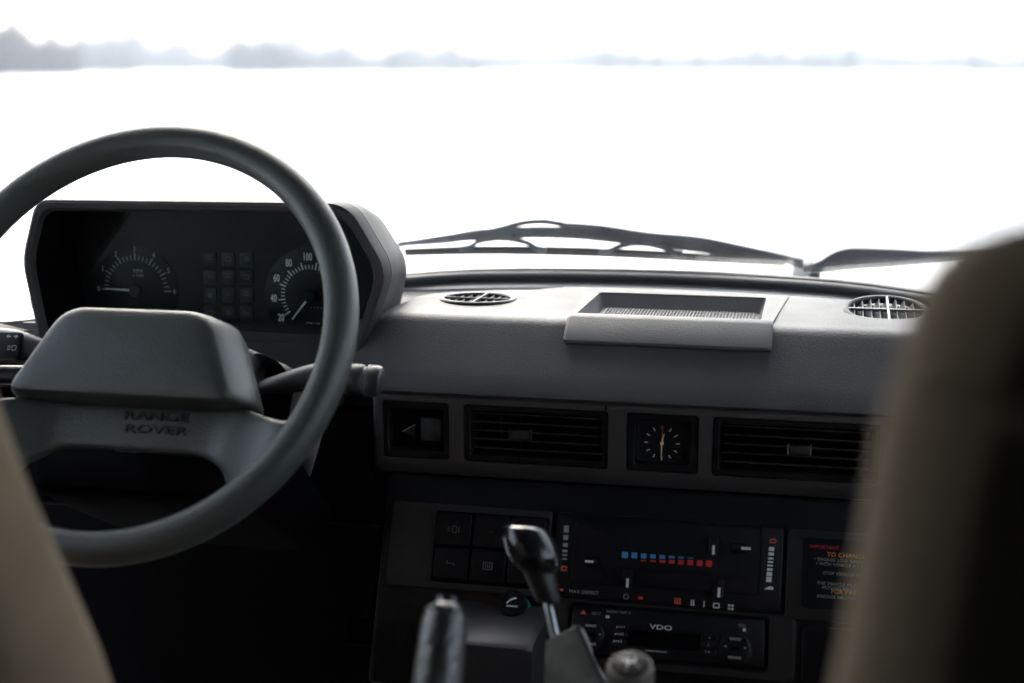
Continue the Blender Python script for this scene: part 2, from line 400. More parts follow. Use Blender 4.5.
bm = NB(); box(bm, (CX - .01, .55, .88), (.30, 1.7, .34)); fin(bm, 'transmission_tunnel', 'carpet', car, .05, 4)
# bonnet and cowl outside
bm = NB(); rings = []
for y, z in ((1.76, 1.375), (1.84, 1.372), (1.93, 1.366), (1.96, 1.350)):
    rings.append([Vector((CX + .86 * (i / 12 - .5) * 2, y - .55 * ((i / 12 - .5) * 1.6) ** 2 * max(0, (1.96 - y) / .2), z)) for i in range(13)] + [Vector((CX - .86 * (i / 12 - .5) * 2, y, z - .05)) for i in range(13)])
loft(bm, rings); fin(bm, 'cowl', 'paint', car)
bm = NB(); rings = []
for y, z in ((1.97, 1.335), (2.3, 1.325), (2.8, 1.30), (3.2, 1.265), (3.32, 1.24), (3.35, 1.20)):
    rings.append([Vector((CX + .88 * (i / 16 - .5) * 2, y, z - .05 * abs((i / 16 - .5) * 2) ** 6)) for i in range(17)] + [Vector((CX - .88 * (i / 16 - .5) * 2, y, z - .10)) for i in range(17)])
loft(bm, rings); fin(bm, 'bonnet', 'paint', car)
for s in (-1, 1):
    bm = NB(); box(bm, (CX + s * .84, 2.4, .98), (.08, 1.9, .44)); fin(bm, 'front_wing', 'paint', car, .03, 3)
    for y in (2.6, -1.0):
        bm = NB(); F = Frame((CX + s * .80, y, .38), (s, 0, 0), (0, 1, 0)); lathe(bm, F, [(.20, -.1), (.34, -.1), (.38, -.06), (.38, .06), (.34, .1), (.2, .1)], 32); fin(bm, 'wheel', 'rubber', car)

# ================================================================== DASHBOARD
dash = thing('dashboard', 'dark grey padded dashboard under the windscreen, with recessed tray and face vents', 'dashboard', (CX, 1.4, FL))
bm = NB(); rings = []
for x in wrap(XL + .005, XR - .005, 30):                      # full-width moulding under the screen
    e = arc(x) - .012
    rings.append([Vector((x, 1.375, 1.36)), Vector((x, 1.385, 1.371)), Vector((x, e - .04, min(1.374, zf(x) + .006))), Vector((x, e, min(1.378, zf(x) - .006))), Vector((x, e, 1.33)), Vector((x, 1.46, 1.235)), Vector((x, 1.40, 1.235)), Vector((x, 1.375, 1.25))])
loft(bm, rings); shelf = fin(bm, 'base_moulding', 'hood', dash)
bm = NB(); box(bm, (.045, 1.445, 1.10), (.95, .03, .268)); fin(bm, 'inner_panel', 'matte', dash)
# padded top
def rear(x):
    ctrl = [(-.462, 1.40), (-.452, 1.43), (-.442, 1.47), (-.425, 1.525), (-.395, 1.555), (-.35, 1.580), (-.28, 1.60)]
    lim = 9.
    if x < -.28:
        for (a, b), (c, d) in zip(ctrl, ctrl[1:]):
            if a <= x <= c: lim = b + (d - b) * (x - a) / (c - a); break
        else: lim = ctrl[0][1]
    return min(lim, arc(x) - .095)
def padprof(x):
    yr = rear(x); k = ss((x + .462) / .045)                   # left end rolls down
    dz = -.012 * (1 - k)
    pts = [(1.350, 1.3225), (1.334, 1.3245), (1.3295, 1.3285), (1.331, 1.334), (1.345, 1.3505), (1.360, 1.3680), (1.371, 1.3805), (1.3795, 1.3900), (1.3835, 1.3935), (1.390, 1.3958), (1.398, 1.3965)]
    top = []
    for f in (.06, .2, .4, .6, .8, .93, .98, 1.0):
        y = 1.397 + (yr - 1.397) * f
        drop = -.0005 if f < .9 else (-.002 if f < .95 else (-.006 if f < .99 else -.016))
        top.append((y, 1.3965 + .0015 * math.sin(f * 3.0) + drop))
    low = [(yr - .0005, 1.366), (1.36, 1.330)]
    out = []
    for y, z in pts + top: out.append(Vector((x, y, z + dz * ss((z - 1.335) / .05))))
    for y, z in low: out.append(Vector((x, y, z)))
    return out
xs = [-.462, -.458, -.452, -.445, -.436, -.426, -.416, -.40, -.38, -.35] + wrap(-.31, XR - .01, 22)
bm = NB(); loft(bm, [padprof(x) for x in xs]); pad = fin(bm, 'padded_top', 'pad', dash)
# opening for the tray and the two demister vents
TX0, TX1, TY0, TY1 = -.2290, -.0470, 1.402, 1.552
FT = Frame((0, 0, 1.3972), (0, 0, 1))                         # dash top plane, u = x, v = y
bm = NB(); prism(bm, FT, [(TX0 - .008, TY0 - .004), (TX1 + .008, TY0 - .004), (TX1 + .002, TY1 + .006), (TX0 - .002, TY1 + .006)], -.027, .02)
V = []
for cxp, cyp, tilt, rx in ((478, 299, -1.5, .041), (886, 312, 10.0, .042)):
    p = FT.px(cxp, cyp); V.append((Frame((p[0], p[1], 1.3975 if tilt < 0 else 1.3995), (0, -math.sin(R(tilt)), math.cos(R(tilt)))), rx))
cb = []
for F, rx in V:
    b2 = NB(); lathe(b2, F, [(rx - .002, -.026), (rx - .002, .02)], 40); cb.append(b2)
cut(pad, [bm] + cb)
for i, (F, rx) in enumerate(V):
    bm = NB()
    prof = [(rx - .0045, -.006), (rx - .0045, .0005), (rx - .003, .0018), (rx - .0005, .0018), (rx + .001, .0005), (rx + .001, -.006)]
    rgs = [[F.p(r * math.cos(2 * math.pi * k / 48), r * math.sin(2 * math.pi * k / 48), h) for k in range(48)] for r, h in prof]
    loft(bm, rgs + [rgs[0]], True, False, False); v = fin(bm, 'demister_vent', 'lip' if i else 'black', dash)
    bm = NB(); lathe(bm, F, [(rx - .004, -.0225), (rx - .004, -.0205)], 40); fin(bm, 'vent_well', 'matte', v)
    bm = NB(); L = rx - .0035
    nv = 9
    for k in range(nv):
        a = -L + 2 * L * (k + .5) / nv; hl = math.sqrt(max(0, L * L - a * a))
        box(bm, (0, 0, 0), (.0012, hl * 2, .011), F.m(a, 0, -.0055) @ Matrix.Rotation(R(28), 4, 'Y'))
    box(bm, (0, 0, 0), (L * 2, .002, .0035), F.m(0, 0, -.0005))
    box(bm, (0, 0, 0), (.0026, L * 2, .004), F.m(.002, 0, -.0003))
    fin(bm, 'vent_vanes', 'pale' if i else 'lip', v)
# tray set into the top: sloped walls, ribbed mat, thick front lip
lx0, lx1 = at(560, 345, 1.345).x, at(771, 350, 1.345).x
bm = NB()
top_o = [(lx0 + .003, TY0 - .003), (lx1 - .001, TY0 - .003), (TX1 + .024, TY1 + .018), (TX0 - .020, TY1 + .018)]
top_i = [(TX0 - .004, TY0), (TX1, TY0), (TX1, TY1), (TX0, TY1)]
flo = [(TX0 + .006, TY0 + .004), (TX1 - .006, TY0 + .004), (TX1 - .006, TY1 - .012), (TX0 + .006, TY1 - .012)]
def rz(poly, r): return rnd(poly, r, 3)
rg = [(rz(top_o, .006), 1.3960), (rz(top_o, .006), 1.3982), (rz(top_o, .005), 1.3990), (rz(top_i, .005), 1.3990), (rz(top_i, .005), 1.3978), (rz(flo, .004), 1.3832)]
vr = loft(bm, [[Vector((p.x, p.y, z)) for p in poly] for poly, z in rg], True, False, True)
tray = fin(bm, 'oddments_tray', 'lip', dash)
bm = NB()
for k in range(46):
    x = TX0 + .012 + (TX1 - TX0 - .024) * k / 45
    box(bm, (x, (TY0 + TY1) / 2 - .004, 1.3842), (.0016, TY1 - TY0 - .03, .0022))
fin(bm, 'ribbed_mat', 'lip', tray, smooth=False)
bm = NB(); # padded lip hanging over the front
prof = [(1.402, 1.4012), (1.390, 1.4012), (1.3845, 1.3995), (1.3630, 1.3835), (1.3605, 1.3810), (1.3605, 1.3785), (1.3645, 1.3760), (1.374, 1.3765), (1.392, 1.394)]
prof = [(y, z) for y, z in prof]
def lipring(x, s):
    c = (1.375, 1.385); return [Vector((x, c[0] + (y - c[0]) * s, c[1] + (z - c[1]) * s)) for y, z in prof]
loft(bm, [lipring(lx0, .86), lipring(lx0 + .0015, .96), lipring(lx0 + .004, 1), lipring(lx1 - .004, 1), lipring(lx1 - .0015, .96), lipring(lx1, .86)]); fin(bm, 'tray_lip', 'lip', tray)
# fascia strip with its four openings
FA = Frame((0, 1.336, 0), (0, -1, 0))
def fpx(x, y): return FA.px(x, y)
openings = []
for (x0, y0, x1, y1) in ((383, 400, 450, 459), (464, 403.5, 608, 469), (627, 410, 698, 473), (713, 416, 878, 487)):
    a0, b0 = fpx(x0, y0); a1, b1 = fpx(x1, y1); openings.append((a0, b1, a1, b0))
zt = sum(q[3] for q in openings) / 4; zb = sum(q[1] for q in openings) / 4
openings = [(q[0], zb, q[2], zt) for q in openings]; openings.append((.24, zb, .395, zt)); 
bm = NB(); prof = [(1.336, 1.3245), (1.3338, 1.3235), (1.3325, 1.3215), (1.3335, 1.262), (1.3345, 1.250), (1.339, 1.242), (1.350, 1.2375), (1.385, 1.240), (1.385, 1.3235)]
def fring(x, s=1.): return [Vector((x, 1.385 + (y - 1.385) * s, 1.282 + (z - 1.282) * (1 - (1 - s) * .3))) for y, z in prof]
loft(bm, [fring(-.4285, .80), fring(-.4275, .93), fring(-.425, .985), fring(-.421, 1)] + [fring(x) for x in wrap(-.40, XR - .03, 14)]); fas = fin(bm, 'fascia_strip', 'trim', dash)
cb = []
for (a0, b0, a1, b1) in openings:
    b2 = NB(); prism(b2, FA, rrect(a1 - a0, b1 - b0, .004, 3, (a0 + a1) / 2, (b0 + b1) / 2), -.042, .02); cb.append(b2)
cut(fas, cb)
bm = NB()
for x in (606.5,):
    a, _ = fpx(x, 404); box(bm, (a, 1.3322, zt + .0035), (.0012, .003, .004))
fin(bm, 'panel_joint', 'matte', fas)
def vent(q, tabf, tabm):
    a0, b0, a1, b1 = q; w_, h_ = a1 - a0 - .0008, b1 - b0 - .0008; cx_, cz = (a0 + a1) / 2, (b0 + b1) / 2
    bm = NB(); frame_ring(bm, FA, rrect(w_, h_, .004, 3, cx_, cz), rrect(w_ - .013, h_ - .013, .002, 3, cx_, cz), -.034, .0012, .0012)
    v = fin(bm, 'face_vent', 'black', dash)
    bm = NB(); box(bm, (cx_, 1.336 + .033, cz), (w_ - .004, .003, h_ - .004)); fin(bm, 'vent_well', 'matte', v)
    bm = NB(); n = 5; hh = h_ - .014
    for k in range(n):
        z = cz - hh / 2 + hh * (k + .5) / n
        box(bm, (0, 0, 0), (w_ - .015, .0135, .0014), Matrix.Translation((cx_, 1.336 + .0105, z)) @ Matrix.Rotation(R(-14), 4, 'X'))
    fin(bm, 'vent_slats', 'slat', v, .0003, 1)
    bm = NB()
    for k in range(7): box(bm, (cx_ - w_ * .42 + w_ * .84 * k / 6, 1.336 + .026, cz), (.001, .012, hh))
    fin(bm, 'rear_vanes', 'matte', v)
    bm = NB(); tx = cx_ + (w_ - .02) * tabf
    box(bm, (tx, 1.3345, cz + .001), (.0175, .006, .0085)); t = fin(bm, 'vent_tab', 'stalk', v, .001)
    bm = NB(); box(bm, (tx - .0105, 1.3350, cz + .001), (.0015, .006, .0105)); box(bm, (tx + .0105, 1.3350, cz + .001), (.0015, .006, .0105)); fin(bm, 'tab_guide', 'pale' if tabm else 'stalk', t)
vent(openings[1], -.12, 0); vent(openings[3], .03, 1); vent(openings[4], 0, 0)
# hazard / mirror switch insert
a0, b0, a1, b1 = openings[0]; cx_, cz = (a0 + a1) / 2, (b0 + b1) / 2; w_, h_ = a1 - a0 - .0008, b1 - b0 - .0008
bm = NB(); frame_ring(bm, FA, rrect(w_, h_, .004, 3, cx_, cz), rrect(w_ - .012, h_ - .016, .002, 3, cx_, cz), -.02, .001, .001); ms = fin(bm, 'switch_insert', 'black', dash)
bm = NB(); box(bm, (cx_, 1.349, cz), (w_ - .008, .004, h_ - .008)); fin(bm, 'insert_back', 'matte', ms)
FI = Frame((0, 1.3468, 0), (0, -1, 0))
p0 = FI.px(421, 417); p1 = FI.px(442, 441)
bm = NB(); box(bm, ((p0[0] + p1[0]) / 2, 1.3455, (p0[1] + p1[1]) / 2), (p1[0] - p0[0], .004, p0[1] - p1[1])); rk = fin(bm, 'rocker', 'rocker', ms, .0012, 2)
bm = NB()
tri = [FI.px(*q) for q in ((403, 431), (416, 424), (415, 437))]
c = (Vector(tri[0]) + Vector(tri[1]) + Vector(tri[2])) / 3
inner = [c + (Vector(q) - c) * .55 for q in tri]
prism(bm, FI, [tri[0], tri[2], tri[1]], 0, .0012); fin(bm, 'arrow_mark', 'lamp', ms, smooth=False)
bm = NB(); a, b = Vector(tri[0]), Vector(tri[1]); 
tube(bm, [FI.p(a.x, a.y, .0013), FI.p(b.x, b.y, .0013)], .0006, 6); fin(bm, 'arrow_edge', 'dimwhite', ms)

# ================================================================== CLOCK
a0, b0, a1, b1 = openings[2]; cx_, cz = (a0 + a1) / 2, (b0 + b1) / 2; w_, h_ = a1 - a0 - .0008, b1 - b0 - .0008
clock = thing('dashboard_clock', 'small square black clock between the two face vents, reading half past twelve', 'clock', (cx_, 1.35, b0))
bm = NB(); frame_ring(bm, FA, rrect(w_, h_, .004, 3, cx_, cz), rrect(w_ - .016, h_ - .014, .003, 3, cx_, cz), -.012, .001, .0015); fin(bm, 'bezel', 'black', clock)
bm = NB(); box(bm, (cx_, 1.3465, cz), (w_ - .006, .003, h_ - .006)); cf = fin(bm, 'clock_face', 'gloss', clock)
FK = Frame((0, 1.3449, 0), (0, -1, 0)); kx, ky = FK.px(662, 443)
bm = NB(); rad = .0155
for k in range(12):
    an = R(30 * k)
    if k == 0: continue
    box(bm, (0, 0, 0), (.0010, .0034, .0005), FK.m(kx + rad * math.sin(an), ky + rad * math.cos(an), .0002) @ Matrix.Rotation(-an, 4, 'Z'))
fin(bm, 'hour_marks', 'white', clock, smooth=False)
text('twelve_mark', '0', FK, kx, ky + rad, .0003, .0048, 'redo', clock)
bm = NB(); frame_ring(bm, FK, rrect(w_ - .018, h_ - .016, .003, 3, cx_, cz), rrect(w_ - .020, h_ - .018, .003, 3, cx_, cz), 0, .0006, .0002); fin(bm, 'face_border', 'lamp', clock)
def hand(an, L, w0, m, h):
    bm = NB(); an = R(an); s = Vector((math.sin(an), math.cos(an))); n = Vector((s.y, -s.x)); c = Vector((kx, ky))
    pl = [c - n * w0 * .5 - s * .002, c + s * L - n * w0 * .2, c + s * L + n * w0 * .2, c + n * w0 * .5 - s * .002]
    prism(bm, FK, [tuple(q) for q in reversed(pl)], h, h + .0005); return fin(bm, 'clock_hand', m, clock, smooth=False)
hand(12, .0100, .0018, 'cream', .0016); hand(181, .0145, .0016, 'cream', .0024); hand(2, .0135, .0012, 'redo', .0008)
bm = NB(); lathe(bm, FK, [(.0018, 0), (.0018, .003), (.001, .0035)], 16, kx, ky); fin(bm, 'hand_boss', 'cream', clock)
bm = NB(); p = FK.px(680, 456); lathe(bm, FK, [(.0028, 0), (.0028, .004), (.0022, .005)], 20, *p); fin(bm, 'setting_knob', 'black', clock)

# ================================================================== INSTRUMENT BINNACLE
bin_ = thing('instrument_binnacle', 'black hooded instrument binnacle behind the steering wheel', 'instrument cluster', (-.63, 1.42, 1.37))
def hexa(TL, TR, RM, RB, LB, LM, r=(.016, .022, .02, .01, .01, .018)):
    return rnd([TL, TR, RM, RB, LB, LM], list(r), 5)
lip_o = [(-.803, 1.509), (-.458, 1.512), (-.4165, 1.443), (-.468, 1.300), (-.800, 1.300), (-.824, 1.443)]
def inset(poly, d):
    out = []; n = len(poly)
    for i in range(n):
        a, b, c = Vector(poly[i - 1]), Vector(poly[i]), Vector(poly[(i + 1) % n])
        e1, e2 = (b - a).normalized(), (c - b).normalized(); n1, n2 = Vector((e1.y, -e1.x)), Vector((e2.y, -e2.x))
        bis = (n1 + n2).normalized(); out.append(b + bis * (d / max(.3, bis.dot(n1))))
    return out
op = inset(lip_o, .0125); op[3] = Vector((op[3].x + .022, 1.3655)); op[4] = Vector((op[4].x - .010, 1.3655))
inn = [Vector(p) + (Vector((-.63, 1.43)) - Vector(p)) * .05 for p in op]; inn[3].y = inn[4].y = 1.3500
seq = [(inn, 1.442), (op, 1.366), (inset(lip_o, .009), 1.3605), (inset(lip_o, .004), 1.3595), (inset(lip_o, .001), 1.3615), (lip_o, 1.366),
       (lip_o, 1.3845), (inset(lip_o, .003), 1.3850), (inset(lip_o, .003), 1.3870), (inset(lip_o, .0005), 1.3875),
       ([(-.800, 1.505), (-.462, 1.507), (-.424, 1.440), (-.470, 1.31), (-.79, 1.31), (-.815, 1.44)], 1.43),
       ([(-.795, 1.490), (-.468, 1.493), (-.436, 1.436), (-.47, 1.32), (-.785, 1.32), (-.81, 1.436)], 1.49),
       ([(-.79, 1.468), (-.475, 1.470), (-.446, 1.428), (-.47, 1.33), (-.78, 1.33), (-.80, 1.428)], 1.54),
       ([(-.785, 1.435), (-.485, 1.437), (-.462, 1.410), (-.475, 1.34), (-.775, 1.34), (-.79, 1.41)], 1.575),
       ([(-.76, 1.40), (-.52, 1.40), (-.50, 1.39), (-.51, 1.35), (-.76, 1.35), (-.77, 1.39)], 1.59)]
bm = NB(); loft(bm, [[Vector((p.x, y, p.y)) for p in hexa(*pl)] for pl, y in seq[1:]], True, False, True); hood = fin(bm, 'hood', 'hood', bin_)
bm = NB(); loft(bm, [[Vector((p.x, y, p.y)) for p in hexa(*pl)] for pl, y in ((inn, 1.443), (op, 1.3665), (inset(op, -.003), 1.3675), (inset(inn, -.003), 1.443))], True, False, False); fin(bm, 'hood_lining', 'matte', bin_)
bm = NB(); FP = Frame((0, 1.440, 0), (0, -1, 0))
prism(bm, FP, [(q.x, q.y) for q in reversed(hexa(*inn))][::-1], -.006, 0); gp = fin(bm, 'gauge_panel', 'dial', bin_)
bm = NB(); prism(bm, Frame((0, 1.424, 0), (0, -1, 0)), [(q.x, q.y) for q in reversed(hexa(*[Vector(p) + (Vector((-.63, 1.43)) - Vector(p)) * .015 for p in inn]))][::-1], -.0015, 0); fin(bm, 'gauge_lens', 'lens', bin_, smooth=False)
def marks(F, c, rad, angs, major, L0, L1, w_, name, m, parent):
    bm = NB()
    for i, an in enumerate(angs):
        an = R(an); L = L1 if i % major == 0 else L0
        box(bm, (0, 0, 0), (w_ if i % major else w_ * 1.5, L, .0004), F.m(c[0] + (rad + L / 2) * math.sin(an), c[1] + (rad + L / 2) * math.cos(an), .0004) @ Matrix.Rotation(-an, 4, 'Z'))
    return fin(bm, name, m, parent, smooth=False)
def needle(F, c, an, L, m, parent):
    an = R(an); bm = NB(); s = Vector((math.sin(an), math.cos(an))); n = Vector((s.y, -s.x)); c = Vector(c)
    pl = [c - n * .0013 - s * .004, c - n * .0006 + s * L, c + n * .0006 + s * L, c + n * .0013 - s * .004]
    prism(bm, F, [tuple(q) for q in reversed(pl)], .004, .005); nd = fin(bm, 'needle', m, parent, smooth=False)
    bm = NB(); lathe(bm, F, [(.007, .0005), (.007, .005), (.006, .0065)], 24, *c); fin(bm, 'needle_boss', 'lamp', nd)
# tachometer
tc = FP.px(137, 290)
bm = NB(); lathe(bm, FP, [(.050, .0003), (.050, .0009), (.0495, .001)], 48, *tc); tach = fin(bm, 'tachometer', 'dial', bin_)
marks(FP, tc, .0335, [-90 + 180 * i / 24 for i in range(25)], 4, .0055, .008, .0009, 'scale_marks', 'dimwhite', tach).location.y -= .0008
tl = []
for i in range(7):
    an = R(-90 + 30 * i); tl.append(text('scale_numbers', str(i), FP, tc[0] + .0455 * math.sin(an), tc[1] + .0455 * math.cos(an), .0013, .0085, 'dimwhite', tach, sx=.8))
tl
[text('unit_text', 'RPM', FP, tc[0] + .003, tc[1] + .0215, .0013, .0058, 'dimwhite', tach), text('unit_text', 'x 1000', FP, tc[0] + .003, tc[1] + .0165, .0013, .0044, 'dimwhite', tach)]
needle(FP, tc, -88, .036, 'white', tach)
# speedometer
sc_ = FP.px(311, 296)
bm = NB(); lathe(bm, FP, [(.053, .0003), (.053, .0009), (.0525, .001)], 48, *sc_); spd = fin(bm, 'speedometer', 'dial', bin_)
A0, A1 = -126, 150
marks(FP, sc_, .0295, [A0 + (A1 - A0) * i / 40 for i in range(41)], 4, .0045, .0075, .0010, 'scale_marks', 'white', spd).location.y -= .0008
tl = []
for i, s in enumerate(('20', '40', '60', '80', '100', '120', '140', '160', '180', '200')):
    an = R(A0 + (A1 - A0) * i / 9.0); tl.append(text('scale_numbers', s, FP, sc_[0] + .0425 * math.sin(an), sc_[1] + .0425 * math.cos(an), .0013, .0116, 'white', spd, sx=.60, bold=.00025))
tl
text('unit_text', 'KM / H', FP, sc_[0] + .002, sc_[1] - .0305, .0013, .0050, 'white', spd)
tl = [text('trip_digits', '- - - - -', FP, sc_[0] + .004, sc_[1] + .010, .0013, .006, 'faint', spd), text('trip_digits', '- - - -', FP, sc_[0] + .006, sc_[1] - .012, .0013, .006, 'dimwhite', spd)]
tl
needle(FP, sc_, 219, .033, 'white', spd)
# warning lamps, three columns of five
for r_ in range(5):
    for c_ in range(3):
        p = FP.px(210.5 + 18.2 * c_, 259 + 18.0 * r_); bm = NB()
        prism(bm, FP, rrect(.0155, .0155, .002, 3, *p), 0, .0012, .0004); wl = fin(bm, 'warning_lamp', 'lamp' if not (r_ == 4 and c_ == 2) else 'faint', bin_)
        bm = NB(); k = (r_ * 3 + c_) % 4
        if k == 0: box(bm, (p[0], 1.4386, p[1]), (.007, .0004, .0012)); box(bm, (p[0], 1.4386, p[1] + .003), (.004, .0004, .001))
        elif k == 1: frame_ring(bm, FP, rrect(.007, .005, .001, 2, *p), rrect(.005, .003, .001, 2, *p), .0010, .0016, .0001)
        elif k == 2: lathe(bm, FP, [(.003, .001), (.003, .0016)], 14, *p)
        else: box(bm, (p[0] - .002, 1.4386, p[1]), (.001, .0004, .006)); box(bm, (p[0] + .001, 1.4386, p[1]), (.004, .0004, .001))
        fin(bm, 'lamp_symbol', 'faint', wl, smooth=False)

# ================================================================== STEERING WHEEL
TW = R(33); WC = Vector((-.590, 1.142, 1.414))
W = Frame(WC, (0, -math.cos(TW), math.sin(TW)))
wheel = thing('steering_wheel', 'large dark grey two-spoke steering wheel with a padded centre and moulded lettering', 'steering wheel', tuple(WC))
bm = NB(); NR = 120; rings = []
for k in range(NR + 1):
    a = 2 * math.pi * k / NR; rr = []
    for j in range(20):
        b = 2 * math.pi * j / 20
        cr_, ch = math.cos(b), math.sin(b)
        r_ = .195 + .0150 * cr_; h = .0168 * ch
        if j in (15, 5): pass
        # moulded ridge along the driver-side inner shoulder
        if cr_ < 0 and ch > 0: h += .0016 * math.exp(-((b - 2.35) / .2) ** 2) - .0010 * math.exp(-((b - 2.85) / .2) ** 2); r_ -= .0010 * math.exp(-((b - 2.35) / .2) ** 2)
        rr.append(W.p(r_ * math.cos(a), r_ * math.sin(a), h))
    rings.append(rr)
rings[-1] = rings[0]
loft(bm, rings, True, False, False); fin(bm, 'rim', 'wheel', wheel)
cols = [((0, -.052), (0, -.0925)), ((.05, -.052), (.040, -.0925)), ((.090, -.0522), (.066, -.0940)), ((.113, -.0565), (.083, -.1010)), ((.133, -.0650), (.096, -.1130)), ((.155, -.0712), (.106, -.1300)), ((.185, -.0680), (.119, -.1510))]
right = [(cr([(*c[0], 0) for c in cols], 5)), (cr([(*c[1], 0) for c in cols], 5))]
seqc = [(Vector((-a.x, a.y)), Vector((-b.x, b.y))) for a, b in zip(reversed(right[0]), reversed(right[1]))][:-1] + [(a.xy, b.xy) for a, b in zip(*right)]
bm = NB(); rings = []
for Tp, Bp in seqc:
    mid = (Tp + Bp) / 2; ax = (Tp - Bp) / 2; L = ax.length; ring = []
    for k in range(24):
        b = 2 * math.pi * k / 24; c, s = math.cos(b), math.sin(b)
        e = .38
        cu = math.copysign(abs(c) ** e, c); su = math.copysign(abs(s) ** e, s)
        q = mid + ax * cu
        hh = -.046 + .043 * ss((abs(q.x) - .072) / .085)
        hh += .004 * (cu * .5 + .5) * (1 - ss((abs(q.x) - .09) / .05))
        ring.append(W.p(q.x, q.y, hh - .008 + su * .008))
    rings.append(ring)
loft(bm, rings); fin(bm, 'spoke', 'wheel', wheel)
# centre pad: deep bevelled frustum
def trap(tb, tt, b, t, r): return rnd([(-tb, b), (tb, b), (tt, t), (-tt, t)], [r, r, r * 1.6, r * 1.6], 6)
lv = [(trap(.117, .082, -.052, .026, .008), -.060), (trap(.1195, .084, -.0535, .0275, .008), -.040), (trap(.1195, .084, -.0540, .0275, .010), -.034), (trap(.1175, .0815, -.0555, .0272, .012), -.026), (trap(.113, .0765, -.0572, .0268, .013), -.014), (trap(.1085, .0705, -.0575, .0255, .014), -.005),
      (trap(.1055, .0665, -.0562, .0232, .014), -.0012), (trap(.1005, .0610, -.0530, .0195, .014), .0006), (trap(.09, .05, -.046, .012, .012), .0018), (trap(.05, .025, -.030, -.002, .010), .0026)]
bm = NB(); loft(bm, [[W.p(q.x, q.y, h) for q in pl] for pl, h in lv]); fin(bm, 'centre_pad', 'wheel', wheel)
bm = NB(); lathe(bm, W, [(.04, -.115), (.045, -.06), (.06, -.05)], 28, 0, -.035); fin(bm, 'hub', 'black', wheel)
for s, v_ in (('RANGE', -.0618), ('ROVER', -.0738)):
    WT = Frame(W.o, W.n)
    text('lettering', s, W, .021 if s == 'RANGE' else .0225, v_ - .0005, -.0432 if s == 'RANGE' else -.0445, .0108, 'letter', wheel, sx=1.72, depth=.0016, bold=.0002)

# ================================================================== COLUMN AND STALKS
colm = thing('steering_column', 'grey plastic steering column shroud with a dark opening, behind the wheel', 'steering column', tuple(W.p(0, -.03, -.12)))
out = [(-.072, .030), (-.125, .010), (-.150, -.022), (-.145, -.066), (-.10, -.070), (.10, -.070), (.145, -.066), (.150, -.022), (.125, .010), (.072, .030)]
out = [Vector(q) for q in out]
bm = NB()
loft(bm, [[W.p(p.x * s, (p.y + .04) * s - .04, h) for p in rnd([tuple(q) for q in out], .010, 3)] for s, h in ((.93, -.092), (.975, -.095), (.985, -.102), (.97, -.14), (.70, -.24))]); sh = fin(bm, 'shroud', 'grey', colm)
bm = NB(); prism(bm, W, rnd([(.080, .024), (.080, -.086), (.126, -.066), (.126, -.004), (.104, .016)], .006, 3), -.14, -.05)
cut(sh, [bm])
bm = NB(); prism(bm, W, rnd([(.076, .026), (.076, -.088), (.128, -.066), (.128, -.002), (.104, .018)], .006, 3), -.139, -.128); fin(bm, 'opening_liner', 'matte', colm)
bm = NB(); loft(bm, [[W.p(p.x * s, -.0705 + (p.y + .0705) * s, h) for p in rnd([(-.11, -.125), (.11, -.125), (.135, -.0705), (-.135, -.0705)], .012, 3)] for s, h in ((.9, -.085), (1, -.095), (1, -.14), (.85, -.30))]); fin(bm, 'lower_shroud', 'matte', colm)  # shroud underside, its lack of light put in as black colour
bm = NB(); tube(bm, [W.p(0, -.035, -.11), W.p(0, -.05, -.40)], .035, 20); fin(bm, 'column_tube', 'matte', colm)
# wiper stalk (right)
ws = thing('wiper_stalk', 'dark tapered column stalk with a grey ribbed tip, right of the steering wheel', 'stalk', tuple(W.p(.10, -.01, -.1)))
def wpx(x, y, h): a, b = W.px(x, y, h); return W.p(a, b, h)
pth = cr([wpx(252, 389, -.105), wpx(272, 385, -.090), wpx(300, 379.5, -.080), wpx(325, 377, -.078), wpx(345, 378, -.078)], 5)
n = len(pth); rd = [.0062 + (.0142 - .0062) * ss(i / (n - 1) * 1.35) for i in range(n)]
bm = NB(); tube(bm, pth, rd, 20, (.6, 1.0), up=W.v); fin(bm, 'stalk_arm', 'stalk', ws)
ax0, ax1 = wpx(345, 378, -.078), wpx(382, 382, -.078); dv = (ax1 - ax0)
bm = NB(); fs = [(0, .0135), (.10, .0138), (.14, .0145), (.40, .0145), (.46, .0138), (.50, .0118), (.58, .0118), (.60, .0140), (.66, .0150), (.86, .0150), (.96, .0135), (1.0, .010)]
tube(bm, [ax0 + dv * f for f, _ in fs], [r for _, r in fs], 24, (.7, 1), up=W.v); tip = fin(bm, 'stalk_tip', 'stalk', ws)
bm = NB()
for f in (.12, .53, .62): tube(bm, [ax0 + dv * (f - .02), ax0 + dv * (f + .02)], .01495 if f < .5 else .0128 if f < .6 else .0151, 24, (.7, 1), up=W.v)
fin(bm, 'tip_ring', 'pale', tip)
